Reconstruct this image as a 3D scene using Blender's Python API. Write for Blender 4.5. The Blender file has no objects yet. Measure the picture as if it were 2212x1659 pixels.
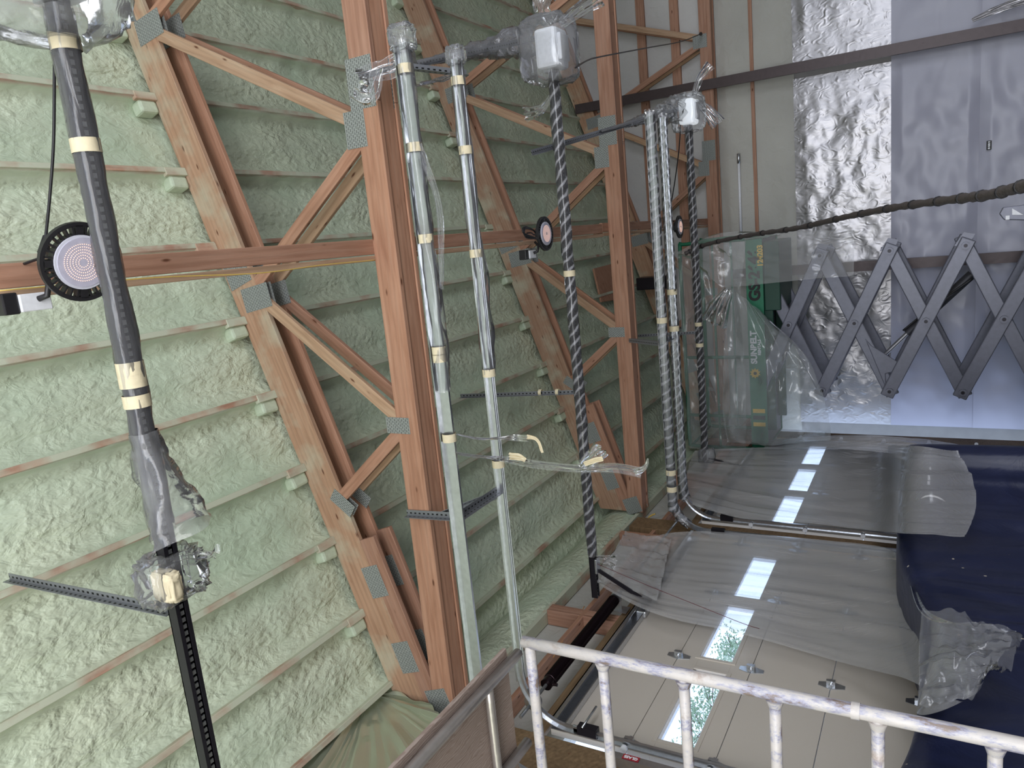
import bpy, bmesh, math, random
import numpy as np
from mathutils import Matrix, Vector, noise, Euler

sc = bpy.context.scene
C = sc.collection
Z0 = 1.62            # eye height: all measures below are taken from the eye, floor lies at world z = 0

# ---------------------------------------------------------------- camera
YAW, PITCH, ROLL, FPX = 0.22354932, 0.51814421, 0.0126097, 1604.2
def cam_axes():
    cy, sy, cp, sp = math.cos(YAW), math.sin(YAW), math.cos(PITCH), math.sin(PITCH)
    f = np.array([-sy*cp, cy*cp, sp]); r = np.array([cy, sy, 0.]); up = np.cross(r, f)
    c, s = math.cos(ROLL), math.sin(ROLL)
    return c*r + s*up, -(-s*r + c*up), f
RT, DN, FW = cam_axes()
AX = np.array([RT, DN, FW])
cd = bpy.data.cameras.new('camera'); cam = bpy.data.objects.new('camera', cd); C.objects.link(cam)
cd.sensor_fit = 'HORIZONTAL'; cd.sensor_width = 36; cd.lens = 36*FPX/2212; cd.clip_start = .05; cd.clip_end = 200
cam.matrix_world = Matrix(((DN[0], RT[0], -FW[0], 0), (DN[1], RT[1], -FW[1], 0), (DN[2], RT[2], -FW[2], Z0), (0, 0, 0, 1)))
sc.camera = cam
def ray(px, py): return AX.T @ np.array([(829.5-py)/FPX, (px-1106)/FPX, 1.])
def ax_(px, py, x): d = ray(px, py); return Vector(d/d[0]*x)
def ay_(px, py, y): d = ray(px, py); return Vector(d/d[1]*y)
def az_(px, py, z): d = ray(px, py); return Vector(d/d[2]*z)

# ---------------------------------------------------------------- world and light
w = bpy.data.worlds.new('sky'); sc.world = w; w.use_nodes = True
wn = w.node_tree.nodes; wb = wn['Background']
wb.inputs[0].default_value = (.58, .73, 1., 1); wb.inputs[1].default_value = 2.2
def area(name, loc, target, sx, sy, power, col):
    ld = bpy.data.lights.new(name, 'AREA'); ld.shape = 'RECTANGLE'; ld.size = sx; ld.size_y = sy; ld.energy = power; ld.color = col
    o = bpy.data.objects.new(name, ld); C.objects.link(o); o.location = loc
    d = Vector(target) - Vector(loc); o.rotation_euler = d.to_track_quat('-Z', 'Y').to_euler(); return o
area('daylight_open_end', (.8, -3.9, 1.7), (-.6, 3, 4.4), 7, 3.2, 500, (1., .985, .97))
area('daylight_open_bay_door', (-3.2, -2.2, 1.8), (1.5, 1.5, 4.5), 2.8, 3.2, 100, (.98, 1., .95))
area('fill_light_right', (7.0, .8, 1.7), (-3.4, 5.2, 1.8), 5, 2.8, 280, (.86, .90, 1.))  # added fill from the unseen right side, brightens the white doors
sc.view_settings.view_transform = 'Standard'; sc.view_settings.look = 'None'
sc.view_settings.exposure = 0.0; sc.view_settings.gamma = 1.0; sc.view_settings.use_curve_mapping = False
sc.cycles.use_denoising = True; sc.cycles.max_bounces = 5; sc.cycles.transparent_max_bounces = 14; sc.cycles.diffuse_bounces = 3; sc.cycles.glossy_bounces = 3; sc.cycles.use_adaptive_sampling = True; sc.cycles.adaptive_threshold = .05
sc.cycles.sample_clamp_indirect = 4; sc.cycles.caustics_reflective = False; sc.cycles.caustics_refractive = False

random.seed(7)
# ---------------------------------------------------------------- object helpers
WM = {}
def place(o, M, parent=None):
    WM[o.name] = M.copy()
    if parent is None: o.matrix_world = Matrix.Translation((0, 0, Z0)) @ M
    else:
        o.parent = parent; o.matrix_basis = WM[parent.name].inverted() @ M
def tag(o, label=None, cat=None, group=None, kind=None):
    if label: o['label'] = label
    if cat: o['category'] = cat
    if group: o['group'] = group
    if kind: o['kind'] = kind
    return o
def thing(name, loc, label=None, cat=None, group=None, kind=None):
    o = bpy.data.objects.new(name, None); C.objects.link(o); o.empty_display_size = .1
    place(o, Matrix.Translation(Vector(loc))); return tag(o, label, cat, group, kind)
def mk(name, V, F, mat, parent=None, M=None, smooth=False):
    V = [Vector(v) for v in V]
    if M is None:
        c = sum(V, Vector())/len(V); M = Matrix.Translation(c); V = [v-c for v in V]
    me = bpy.data.meshes.new(name); me.from_pydata([tuple(v) for v in V], [], F); me.update()
    if smooth:
        me.polygons.foreach_set('use_smooth', [True]*len(me.polygons))
    me.materials.append(mat)
    o = bpy.data.objects.new(name, me); C.objects.link(o); place(o, M, parent); return o
BOXF = [(0,1,3,2),(4,6,7,5),(0,4,5,1),(2,3,7,6),(0,2,6,4),(1,5,7,3)]
def boxgeo(x0, x1, y0, y1, z0, z1):
    return [Vector((x, y, z)) for x in (x0, x1) for y in (y0, y1) for z in (z0, z1)], [tuple(f) for f in BOXF]
class MB:
    def __init__(s): s.V = []; s.F = []; s.sm = False
    def add(s, V, F, M=None):
        n = len(s.V); s.V += [(M @ Vector(v)) if M else Vector(v) for v in V]; s.F += [tuple(i+n for i in f) for f in F]; return s
    def box(s, x0, x1, y0, y1, z0, z1, M=None): return s.add(*boxgeo(x0, x1, y0, y1, z0, z1), M)
    def bar(s, p0, p1, w, h, up=(0,0,1)): 
        M, L = frame(p0, p1, up); return s.box(0, L, -w/2, w/2, -h/2, h/2, M)
    def cyl(s, p0, p1, r, n=14, r1=None):
        r1 = r if r1 is None else r1; M, L = frame(p0, p1)
        V = []; 
        for x, rr in ((0, r), (L, r1)):
            for k in range(n): a = 2*math.pi*k/n; V.append((x, rr*math.cos(a), rr*math.sin(a)))
        F = [(k, (k+1) % n, n+(k+1) % n, n+k) for k in range(n)] + [tuple(range(n))[::-1], tuple(range(n, 2*n))]
        return s.add(V, F, M)
    def prism(s, pts, d, M=None):     # pts in local XZ, thickness d along Y
        n = len(pts); V = [(x, -d/2, z) for x, z in pts] + [(x, d/2, z) for x, z in pts]
        F = [tuple(range(n)), tuple(range(n, 2*n))[::-1]] + [(k, n+k, n+(k+1) % n, (k+1) % n) for k in range(n)]
        return s.add(V, F, M)
    def tube(s, pts, r, n=10, closed=False, rf=None):
        V, F = tubegeo(pts, r, n, closed, rf); return s.add(V, F)
    def build(s, name, mat, parent=None, M=None, smooth=False, bevel=0):
        V = s.V
        if M is not None: Mi = M.inverted(); V = [Mi @ v for v in V]
        o = mk(name, V, s.F, mat, parent, M, smooth)
        if bevel: bev(o, bevel)
        if smooth:
            m = o.modifiers.new('edges', 'EDGE_SPLIT'); m.split_angle = math.radians(42)
        return o
def bev(o, b, seg=2):
    m = o.modifiers.new('bevel', 'BEVEL'); m.width = b; m.segments = seg; m.limit_method = 'ANGLE'; m.angle_limit = math.radians(40)
def frame(p0, p1, up=(0,0,1)):
    p0, p1 = Vector(p0), Vector(p1); X = (p1-p0); L = X.length; X.normalize(); up = Vector(up)
    if abs(X.dot(up)) > .98: up = Vector((0, 1, 0)) if abs(X.y) < .9 else Vector((1, 0, 0))
    Y = up.cross(X).normalized(); Z = X.cross(Y)
    return Matrix(((X.x, Y.x, Z.x, p0.x), (X.y, Y.y, Z.y, p0.y), (X.z, Y.z, Z.z, p0.z), (0, 0, 0, 1))), L
def tubegeo(pts, r, n=10, closed=False, rf=None):
    P = [Vector(p) for p in pts]; m = len(P); V = []; F = []
    T = []
    for i in range(m):
        a = P[(i-1) % m] if (closed or i > 0) else P[i]; b = P[(i+1) % m] if (closed or i < m-1) else P[i]
        T.append((b-a).normalized())
    up = Vector((0, 0, 1)) if abs(T[0].z) < .9 else Vector((0, 1, 0))
    N = (up - T[0]*up.dot(T[0])).normalized()
    for i in range(m):
        N = (N - T[i]*N.dot(T[i])).normalized(); B = T[i].cross(N)
        rr = r if rf is None else rf(i/(m-1) if m > 1 else 0)
        for k in range(n):
            a = 2*math.pi*k/n
            q = rr[k % len(rr)] if isinstance(rr, (list, tuple)) else rr
            V.append(P[i] + N*math.cos(a)*q + B*math.sin(a)*q)
    for i in range(m if closed else m-1):
        j = (i+1) % m
        for k in range(n): F.append((i*n+k, i*n+(k+1) % n, j*n+(k+1) % n, j*n+k))
    if not closed: F += [tuple(range(n))[::-1], tuple(range((m-1)*n, m*n))]
    return V, F
def spline(pts, k=8):
    P = [Vector(p) for p in pts]; out = []
    for i in range(len(P)-1):
        a = P[max(i-1, 0)]; b = P[i]; c = P[i+1]; d = P[min(i+2, len(P)-1)]
        for j in range(k):
            t = j/k; out.append(.5*((2*b)+(c-a)*t+(2*a-5*b+4*c-d)*t*t+(3*b-a-3*c+d)*t**3))
    out.append(P[-1]); return out
def beam(name, p0, p1, w, h, mat, parent=None, up=(0,0,1), bevel=.003):
    """a board along p0-p1: w is its thickness across, h its depth along up"""
    M, L = frame(p0, p1, up); V, F = boxgeo(0, L, -w/2, w/2, -h/2, h/2)
    o = mk(name, V, F, mat, parent, M); 
    if bevel: bev(o, bevel, 1)
    return o
def tube(name, pts, r, mat, parent=None, n=10, closed=False, rf=None):
    V, F = tubegeo(pts, r, n, closed, rf); return mk(name, V, F, mat, parent, None, True)
def kids(o): return [c for c in C.objects if c.parent == o]
def copy_tree(o, parent=None, M=None):
    src = WM[o.name]
    c = o.copy(); C.objects.link(c)
    D = M if M is not None else Matrix()
    place(c, D @ src, parent)
    for ch in kids(o): copy_tree(ch, c, D)
    return c
def fn(p, s=1., sd=0.): return noise.noise(Vector(p)*s + Vector((sd, sd*1.7, -sd)))

# ---------------------------------------------------------------- materials
def newmat(name):
    m = bpy.data.materials.new(name); m.use_nodes = True; nt = m.node_tree; return m, nt, nt.nodes['Principled BSDF']
def N(nt, t, **k):
    n = nt.nodes.new(t)
    for a, b in k.items():
        if a.startswith('i_'): n.inputs[a[2:].replace('_', ' ')].default_value = b
        else: setattr(n, a, b)
    return n
def coords(nt, scale=(1,1,1), kind='Object', rnd=True):
    tc = N(nt, 'ShaderNodeTexCoord'); mp = N(nt, 'ShaderNodeMapping'); mp.inputs['Scale'].default_value = scale
    nt.links.new(tc.outputs[kind], mp.inputs[0])
    if rnd:
        oi = N(nt, 'ShaderNodeObjectInfo'); mu = N(nt, 'ShaderNodeMath', operation='MULTIPLY'); mu.inputs[1].default_value = 37.
        nt.links.new(oi.outputs['Random'], mu.inputs[0]); cb = N(nt, 'ShaderNodeCombineXYZ')
        for k in range(3): nt.links.new(mu.outputs[0], cb.inputs[k])
        nt.links.new(cb.outputs[0], mp.inputs[1])
    return mp.outputs[0]
def ramp(nt, fac, stops):
    r = N(nt, 'ShaderNodeValToRGB'); e = r.color_ramp.elements
    while len(e) < len(stops): e.new(.5)
    for el, (p, c) in zip(e, stops): el.position = p; el.color = tuple(c)+((1,) if len(c) == 3 else ())
    nt.links.new(fac, r.inputs[0]); return r.outputs[0]
def bumpn(nt, h, strength, dist, prev=None):
    b = N(nt, 'ShaderNodeBump'); b.inputs['Strength'].default_value = strength; b.inputs['Distance'].default_value = dist
    nt.links.new(h, b.inputs['Height'])
    if prev is not None: nt.links.new(prev, b.inputs['Normal'])
    return b.outputs[0]
def mixc(nt, fac, a, b, mode='MIX'):
    m = N(nt, 'ShaderNodeMix', data_type='RGBA', blend_type=mode)
    for s, v in ((0, fac), (6, a), (7, b)):
        if hasattr(v, 'is_output'): nt.links.new(v, m.inputs[s])
        elif s == 0: m.inputs[0].default_value = v
        else: m.inputs[s].default_value = tuple(v)+((1,) if len(v) == 3 else ())
    return m.outputs[2]
def simple(name, col, rough=.5, metal=0., bump=0., bs=40, emit=None, spec=None):
    m, nt, p = newmat(name); p.inputs['Base Color'].default_value = (*col, 1); p.inputs['Roughness'].default_value = rough; p.inputs['Metallic'].default_value = metal
    if spec is not None: p.inputs['Specular IOR Level'].default_value = spec
    v = coords(nt); n = N(nt, 'ShaderNodeTexNoise', i_Scale=bs, i_Detail=4.); nt.links.new(v, n.inputs[0])
    c = mixc(nt, n.outputs[0], tuple(x*.82 for x in col), tuple(min(1, x*1.15) for x in col)); nt.links.new(c, p.inputs['Base Color'])
    if bump: nt.links.new(bumpn(nt, n.outputs[0], bump, .01), p.inputs['Normal'])
    if emit: p.inputs['Emission Color'].default_value = (*emit[0], 1); p.inputs['Emission Strength'].default_value = emit[1]
    return m
def wood(name, lo, mid, hi, knots=True, spray=0., sl=.5):
    m, nt, p = newmat(name); v = coords(nt, (1.2, 14, 14))
    n1 = N(nt, 'ShaderNodeTexNoise', i_Scale=2.2, i_Detail=6., i_Distortion=.6); nt.links.new(v, n1.inputs[0])
    v2 = coords(nt, (.55, 9, 9)); wv = N(nt, 'ShaderNodeTexWave', i_Scale=1.1, i_Distortion=5., i_Detail=3., wave_type='RINGS', rings_direction='X'); nt.links.new(v2, wv.inputs[0])
    v3 = coords(nt, (3, 120, 120)); n3 = N(nt, 'ShaderNodeTexNoise', i_Scale=2., i_Detail=3.); nt.links.new(v3, n3.inputs[0])
    c = ramp(nt, n1.outputs[0], [(.22, tuple(q*.92 for q in lo)), (.5, mid), (.8, hi)])
    g = ramp(nt, wv.outputs[1] if False else wv.outputs[0], [(0, (.84,)*3), (.5, (1,)*3), (1, (1.05,)*3)])
    c = mixc(nt, .55, c, g, 'MULTIPLY')
    f = ramp(nt, n3.outputs[0], [(.3, (.87,)*3), (.65, (1.05,)*3)]); c = mixc(nt, .6, c, f, 'MULTIPLY')
    oi = N(nt, 'ShaderNodeObjectInfo'); rv = ramp(nt, oi.outputs['Random'], [(0, (.84, .84, .86)), (.5, (1, 1, 1)), (1, (1.1, 1.06, 1.))]); c = mixc(nt, .8, c, rv, 'MULTIPLY')
    if knots:
        vk = coords(nt, (2.2, 7, 7)); vo = N(nt, 'ShaderNodeTexVoronoi', i_Scale=1.6); nt.links.new(vk, vo.inputs[0])
        kf = ramp(nt, vo.outputs['Distance'], [(.05, (1,)*3), (.12, (0,)*3)]); c = mixc(nt, kf, c, (.13, .05, .025))
    if spray:
        ns = N(nt, 'ShaderNodeTexNoise', i_Scale=3.5, i_Detail=5.); nt.links.new(coords(nt), ns.inputs[0])
        sf = ramp(nt, ns.outputs[0], [(sl, (0,)*3), (sl+.2, (spray,)*3)]); c = mixc(nt, sf, c, (.55, .60, .46))
    nt.links.new(c, p.inputs['Base Color']); p.inputs['Roughness'].default_value = .62; p.inputs['Specular IOR Level'].default_value = .3
    nt.links.new(bumpn(nt, n3.outputs[0], .25, .004), p.inputs['Normal']); return m
WOOD = wood('fir_lumber', (.35, .175, .11), (.43, .235, .155), (.50, .30, .21))
WOODL = wood('pale_fir_lumber', (.41, .25, .15), (.49, .32, .205), (.56, .40, .27))
WOODS = wood('sprayed_fir_lumber', (.37, .21, .13), (.44, .27, .175), (.50, .33, .225), spray=.45)
WOODD = wood('treated_dark_lumber', (.13, .085, .045), (.20, .13, .07), (.27, .18, .10))
PURL = wood('purlin_lumber', (.38, .21, .14), (.46, .28, .20), (.52, .36, .27), knots=False, spray=.9, sl=.33)
def foam():
    m, nt, p = newmat('green_spray_foam'); v = coords(nt, rnd=False)
    n0 = N(nt, 'ShaderNodeTexNoise', i_Scale=1.1, i_Detail=4.); nt.links.new(v, n0.inputs[0])
    vs = coords(nt, (1.25, .8, 1.), rnd=False)
    nd = N(nt, 'ShaderNodeTexNoise', i_Scale=5., i_Detail=2.); nt.links.new(vs, nd.inputs[0])
    dv = N(nt, 'ShaderNodeVectorMath', operation='MULTIPLY_ADD'); nt.links.new(nd.outputs[1], dv.inputs[0]); dv.inputs[1].default_value = (.11,)*3; nt.links.new(vs, dv.inputs[2])
    v1 = N(nt, 'ShaderNodeTexVoronoi', i_Scale=20., feature='SMOOTH_F1'); v1.inputs['Smoothness'].default_value = .8; nt.links.new(dv.outputs[0], v1.inputs[0])
    v2 = N(nt, 'ShaderNodeTexVoronoi', i_Scale=60., feature='SMOOTH_F1'); v2.inputs['Smoothness'].default_value = .5; nt.links.new(dv.outputs[0], v2.inputs[0])
    n2 = N(nt, 'ShaderNodeTexNoise', i_Scale=13., i_Detail=3., i_Distortion=1.2); nt.links.new(vs, n2.inputs[0])
    mask = ramp(nt, n0.outputs[0], [(.38, (.25,)*3), (.62, (1,)*3)])
    def inv(o, k):
        q = N(nt, 'ShaderNodeMath', operation='MULTIPLY_ADD'); q.inputs[1].default_value = -k; q.inputs[2].default_value = k; nt.links.new(o, q.inputs[0]); return q.outputs[0]
    a = N(nt, 'ShaderNodeMath', operation='ADD'); nt.links.new(inv(v1.outputs['Distance'], 1.), a.inputs[0]); nt.links.new(inv(v2.outputs['Distance'], .22), a.inputs[1])
    b = N(nt, 'ShaderNodeMath', operation='MULTIPLY'); nt.links.new(a.outputs[0], b.inputs[0]); nt.links.new(mask, b.inputs[1])
    e = N(nt, 'ShaderNodeMath', operation='ADD'); nm = N(nt, 'ShaderNodeMath', operation='MULTIPLY'); nm.inputs[1].default_value = .7; nt.links.new(n2.outputs[0], nm.inputs[0]); nt.links.new(b.outputs[0], e.inputs[0]); nt.links.new(nm.outputs[0], e.inputs[1])
    fl = N(nt, 'ShaderNodeAttribute', attribute_name='flat'); fi = N(nt, 'ShaderNodeMath', operation='MULTIPLY_ADD', use_clamp=True); fi.inputs[1].default_value = -.85; fi.inputs[2].default_value = 1.; nt.links.new(fl.outputs['Fac'], fi.inputs[0]); ee = N(nt, 'ShaderNodeMath', operation='MULTIPLY'); nt.links.new(e.outputs[0], ee.inputs[0]); nt.links.new(fi.outputs[0], ee.inputs[1])
    bm = bumpn(nt, ee.outputs[0], .62, .03); nt.links.new(bm, p.inputs['Normal'])
    c = ramp(nt, n0.outputs[0], [(.3, (.47, .57, .42)), (.5, (.55, .62, .465)), (.75, (.61, .655, .49))])
    cc = ramp(nt, n2.outputs[0], [(.3, (.92,)*3), (.7, (1.04,)*3)]); c = mixc(nt, .7, c, cc, 'MULTIPLY')
    # overspray: thin skin lets the lumber show along the purlins
    at = N(nt, 'ShaderNodeAttribute', attribute_name='edge'); nf = N(nt, 'ShaderNodeTexNoise', i_Scale=3., i_Detail=6.); nt.links.new(v, nf.inputs[0])
    mm = N(nt, 'ShaderNodeMath', operation='MULTIPLY'); nt.links.new(at.outputs['Fac'], mm.inputs[0]); nt.links.new(nf.outputs[0], mm.inputs[1])
    ef = ramp(nt, mm.outputs[0], [(.22, (0,)*3), (.58, (1,)*3)]); c = mixc(nt, ef, c, (.44, .30, .22))
    nt.links.new(c, p.inputs['Base Color']); p.inputs['Roughness'].default_value = .40; p.inputs['Specular IOR Level'].default_value = .5
    return m
FOAM = foam()
def batt(name, col, s=6, strength=.6):
    m, nt, p = newmat(name); v = coords(nt); n = N(nt, 'ShaderNodeTexNoise', i_Scale=s, i_Detail=6., i_Distortion=.8); nt.links.new(v, n.inputs[0])
    n2 = N(nt, 'ShaderNodeTexNoise', i_Scale=1.3, i_Detail=3.); nt.links.new(v, n2.inputs[0])
    c = mixc(nt, n2.outputs[0], tuple(x*.8 for x in col), tuple(min(1, x*1.1) for x in col)); nt.links.new(c, p.inputs['Base Color'])
    nt.links.new(bumpn(nt, n.outputs[0], strength, .03), p.inputs['Normal']); p.inputs['Roughness'].default_value = .8; return m
BATT = batt('white_batt_facing', (.60, .59, .57)); BATTW = batt('insulation_wool', (.52, .51, .46), 5, .8)
def creased(name, col, rough, metal, strength, dist, sx=(1,1,1), s=3., fine=0., blob=.7):
    """crumpled sheet: ridged noise creases"""
    m, nt, p = newmat(name); v = coords(nt, sx)
    n = N(nt, 'ShaderNodeTexNoise', i_Scale=s, i_Detail=5., i_Distortion=1.4, noise_type='RIDGED_MULTIFRACTAL'); nt.links.new(v, n.inputs[0])
    n2 = N(nt, 'ShaderNodeTexNoise', i_Scale=s*.5, i_Detail=2.); nt.links.new(v, n2.inputs[0])
    b = bumpn(nt, n2.outputs[0], blob, dist*3); b = bumpn(nt, n.outputs[0], strength, dist, b)
    if fine:
        vv = coords(nt, (1, 1, 1)); wv = N(nt, 'ShaderNodeTexNoise', i_Scale=110., i_Detail=1.); nt.links.new(vv, wv.inputs[0]); b = bumpn(nt, wv.outputs[0], fine, .002, b)
    nt.links.new(b, p.inputs['Normal']); p.inputs['Base Color'].default_value = (*col, 1)
    p.inputs['Roughness'].default_value = rough; p.inputs['Metallic'].default_value = metal; return m
FOIL = creased('foil_facing', (.40, .39, .40), .36, .85, .6, .012, (1, 1, .7), 9., .3, .18)
FOILG = creased('foil_barrier', (.60, .64, .50), .36, .75, .25, .012, (1, 1, .35), 2.0, .0)
POLY = creased('white_poly_facing', (.44, .44, .53), .36, .0, .4, .025, (.6, 1, 1.6), 1.3, .05)
def film(name, haze=.25, col=(.85, .88, .92), rough=.12, sx=(1,1,1), s=4., strength=.6, dist=.02, lo=.3, hi=1., peak=.6, spiral=0, blur=0.):
    """clear polythene: mostly see-through, hazy where it is folded, with sharp glints"""
    m, nt, p = newmat(name); nt.nodes.remove(p); out = nt.nodes['Material Output']
    v = coords(nt, sx); n = N(nt, 'ShaderNodeTexNoise', i_Scale=s, i_Detail=5., i_Distortion=1.); nt.links.new(v, n.inputs[0])
    n2 = N(nt, 'ShaderNodeTexNoise', i_Scale=s*2.2, i_Detail=3., noise_type='RIDGED_MULTIFRACTAL'); nt.links.new(v, n2.inputs[0])
    b = bumpn(nt, n.outputs[0], strength, dist); b = bumpn(nt, n2.outputs[0], strength*.5, dist*.4, b)
    tr = N(nt, 'ShaderNodeBsdfTransparent'); tr.inputs[0].default_value = (.95, .96, .97, 1)
    di = N(nt, 'ShaderNodeBsdfDiffuse'); di.inputs[0].default_value = (*col, 1); nt.links.new(b, di.inputs['Normal'])
    tl = N(nt, 'ShaderNodeBsdfTranslucent'); tl.inputs[0].default_value = (*col, 1); nt.links.new(b, tl.inputs['Normal'])
    dm = N(nt, 'ShaderNodeMixShader', i_Fac=.2); nt.links.new(di.outputs[0], dm.inputs[1]); nt.links.new(tl.outputs[0], dm.inputs[2])
    gl = N(nt, 'ShaderNodeBsdfAnisotropic' if False else 'ShaderNodeBsdfGlossy'); gl.inputs['Roughness'].default_value = rough; nt.links.new(b, gl.inputs['Normal'])
    if spiral:
        vo_ = coords(nt, rnd=False); sp = N(nt, 'ShaderNodeSeparateXYZ'); nt.links.new(vo_, sp.inputs[0])
        at = N(nt, 'ShaderNodeMath', operation='ARCTAN2'); nt.links.new(sp.outputs[1], at.inputs[0]); nt.links.new(sp.outputs[2], at.inputs[1])
        ph = N(nt, 'ShaderNodeMath', operation='MULTIPLY_ADD'); nt.links.new(sp.outputs[0], ph.inputs[0]); ph.inputs[1].default_value = spiral; a3 = N(nt, 'ShaderNodeMath', operation='MULTIPLY'); a3.inputs[1].default_value = 3.; nt.links.new(at.outputs[0], a3.inputs[0]); nt.links.new(a3.outputs[0], ph.inputs[2])
        nq = N(nt, 'ShaderNodeTexNoise', i_Scale=9., i_Detail=3.); nt.links.new(vo_, nq.inputs[0])
        p2 = N(nt, 'ShaderNodeMath', operation='MULTIPLY_ADD'); nt.links.new(nq.outputs[0], p2.inputs[0]); p2.inputs[1].default_value = 5.; nt.links.new(ph.outputs[0], p2.inputs[2])
        sn = N(nt, 'ShaderNodeMath', operation='SINE'); nt.links.new(p2.outputs[0], sn.inputs[0])
        sm_ = N(nt, 'ShaderNodeMath', operation='MULTIPLY_ADD'); nt.links.new(sn.outputs[0], sm_.inputs[0]); sm_.inputs[1].default_value = .5; sm_.inputs[2].default_value = .5
        b = bumpn(nt, sm_.outputs[0], .8, .006, b); hz = ramp(nt, sm_.outputs[0], [(.62, (haze*.4,)*3), (.97, (peak,)*3)])
    else: hz = ramp(nt, n2.outputs[0], [(lo, (haze*.5,)*3), (hi, (min(1, peak),)*3)])
    if blur:
        rf_ = N(nt, 'ShaderNodeBsdfRefraction', i_IOR=1.12, i_Roughness=.3); nt.links.new(b, rf_.inputs['Normal']); rf_.inputs[0].default_value = (.96, .97, 1., 1)
        mb_ = N(nt, 'ShaderNodeMixShader', i_Fac=blur); nt.links.new(tr.outputs[0], mb_.inputs[1]); nt.links.new(rf_.outputs[0], mb_.inputs[2]); tr = mb_
    lw = N(nt, 'ShaderNodeLayerWeight', i_Blend=.35); nt.links.new(b, lw.inputs['Normal'])
    ad = N(nt, 'ShaderNodeMath', operation='MULTIPLY_ADD', use_clamp=True); nt.links.new(lw.outputs['Facing'], ad.inputs[0]); ad.inputs[1].default_value = .35*haze+.05; nt.links.new(hz, ad.inputs[2])
    m1 = N(nt, 'ShaderNodeMixShader'); nt.links.new(ad.outputs[0], m1.inputs[0]); nt.links.new(tr.outputs[0], m1.inputs[1]); nt.links.new(dm.outputs[0], m1.inputs[2])
    fr = N(nt, 'ShaderNodeFresnel', i_IOR=1.5); nt.links.new(b, fr.inputs['Normal'])
    m2 = N(nt, 'ShaderNodeMixShader'); nt.links.new(fr.outputs[0], m2.inputs[0]); nt.links.new(m1.outputs[0], m2.inputs[1]); nt.links.new(gl.outputs[0], m2.inputs[2])
    nt.links.new(m2.outputs[0], out.inputs[0]); return m
FILM = film('clear_polythene', .20, (.92, .93, .96)); FILMS = film('polythene_sheet', .42, (.98, .97, .97), sx=(1, 5., .14), s=3.8, strength=.3, lo=.45, hi=1.15, peak=.95); FILMP = film('polythene_cover', .46, (.80, .84, .84), sx=(1, 1, 1), s=2.6, strength=.6, peak=.6)
FILMSP = film('spiral_polythene', .12, (.92, .92, .97), s=10., strength=.4, dist=.004, peak=.36, spiral=62.)
FILMW = film('wound_polythene', .16, (.9, .9, .95), sx=(.12, 1, 1), s=17., strength=.8, dist=.006, lo=.55, hi=1.25, peak=.75); FILMB = film('bunched_polythene', .24, (.97, .97, 1.), .12, s=5., strength=.4, lo=.45, hi=1.1, peak=.75)
GALV = simple('galvanised_steel', (.62, .64, .67), .28, .95, .08, 30); GALVD = simple('dull_zinc_angle', (.34, .35, .36), .42, .85, .1, 40)
BLACK = simple('black_steel', (.018, .016, .022), .35, .4); BLACKR = simple('black_plastic', (.015, .014, .016), .45)
COLM = simple('dark_primer_steel', (.075, .055, .055), .4, .3, .15, 14)
TAPE = simple('masking_tape', (.72, .63, .43), .7, 0, .2, 30); WHITE = simple('white_plastic', (.82, .83, .86), .35)
SPRING = simple('oiled_spring', (.03, .018, .022), .25, .8); RED = simple('red_paint', (.12, .02, .03), .4)
LIFT = simple('scissor_arm_grey_paint', (.17, .175, .215), .38, .3, .06, 20); LIFTD = simple('lift_dark_grey', (.05, .05, .06), .5, .2)  # second grey is the darker tone of deck, pins and cylinder
GREEN = simple('lift_green_paint', (.012, .17, .085), .4); YEL = simple('yellow_print', (.80, .52, .06), .5); BLK = simple('black_print', (.006, .006, .006), .6)
GREENP = simple('pale_green_flap', (.52, .60, .45), .6); YCORD = simple('yellow_jacket', (.70, .48, .12), .5); OCORD = simple('orange_jacket', (.62, .28, .08), .5)
CONC = simple('concrete', (.30, .29, .28), .7, 0, .2, 6); PIN = simple('zinc_pin', (.45, .45, .48), .35, .8)
def doorpaint():
    m, nt, p = newmat('door_panel_cream'); p.inputs['Base Color'].default_value = (.60, .545, .475, 1); p.inputs['Roughness'].default_value = .42
    n = N(nt, 'ShaderNodeTexNoise', i_Scale=160., i_Detail=2.); nt.links.new(coords(nt), n.inputs[0]); nt.links.new(bumpn(nt, n.outputs[0], .25, .002), p.inputs['Normal']); return m
DOOR = doorpaint()
def paintworn():
    m, nt, p = newmat('worn_white_paint'); v = coords(nt, (1, 1, 1)); n = N(nt, 'ShaderNodeTexNoise', i_Scale=22., i_Detail=8., i_Roughness=.75); nt.links.new(coords(nt, (.6, 1, .22)), n.inputs[0])
    n2 = N(nt, 'ShaderNodeTexNoise', i_Scale=6., i_Detail=8., i_Roughness=.7); nt.links.new(v, n2.inputs[0])
    c = ramp(nt, n.outputs[0], [(.38, (.22, .17, .14)), (.43, (.32, .32, .42)), (.50, (.52, .49, .47)), (.7, (.62, .57, .53))])
    c2 = ramp(nt, n2.outputs[0], [(.34, (.45, .30, .22)), (.42, (1, 1, 1))]); c = mixc(nt, .55, c, c2, 'MULTIPLY')
    nt.links.new(c, p.inputs['Base Color']); p.inputs['Roughness'].default_value = .42
    nt.links.new(bumpn(nt, n.outputs[0], .35, .003), p.inputs['Normal']); return m
WORN = paintworn()
ALU = simple('weathered_aluminium', (.50, .46, .43), .35, .75, .15, 30)
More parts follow.
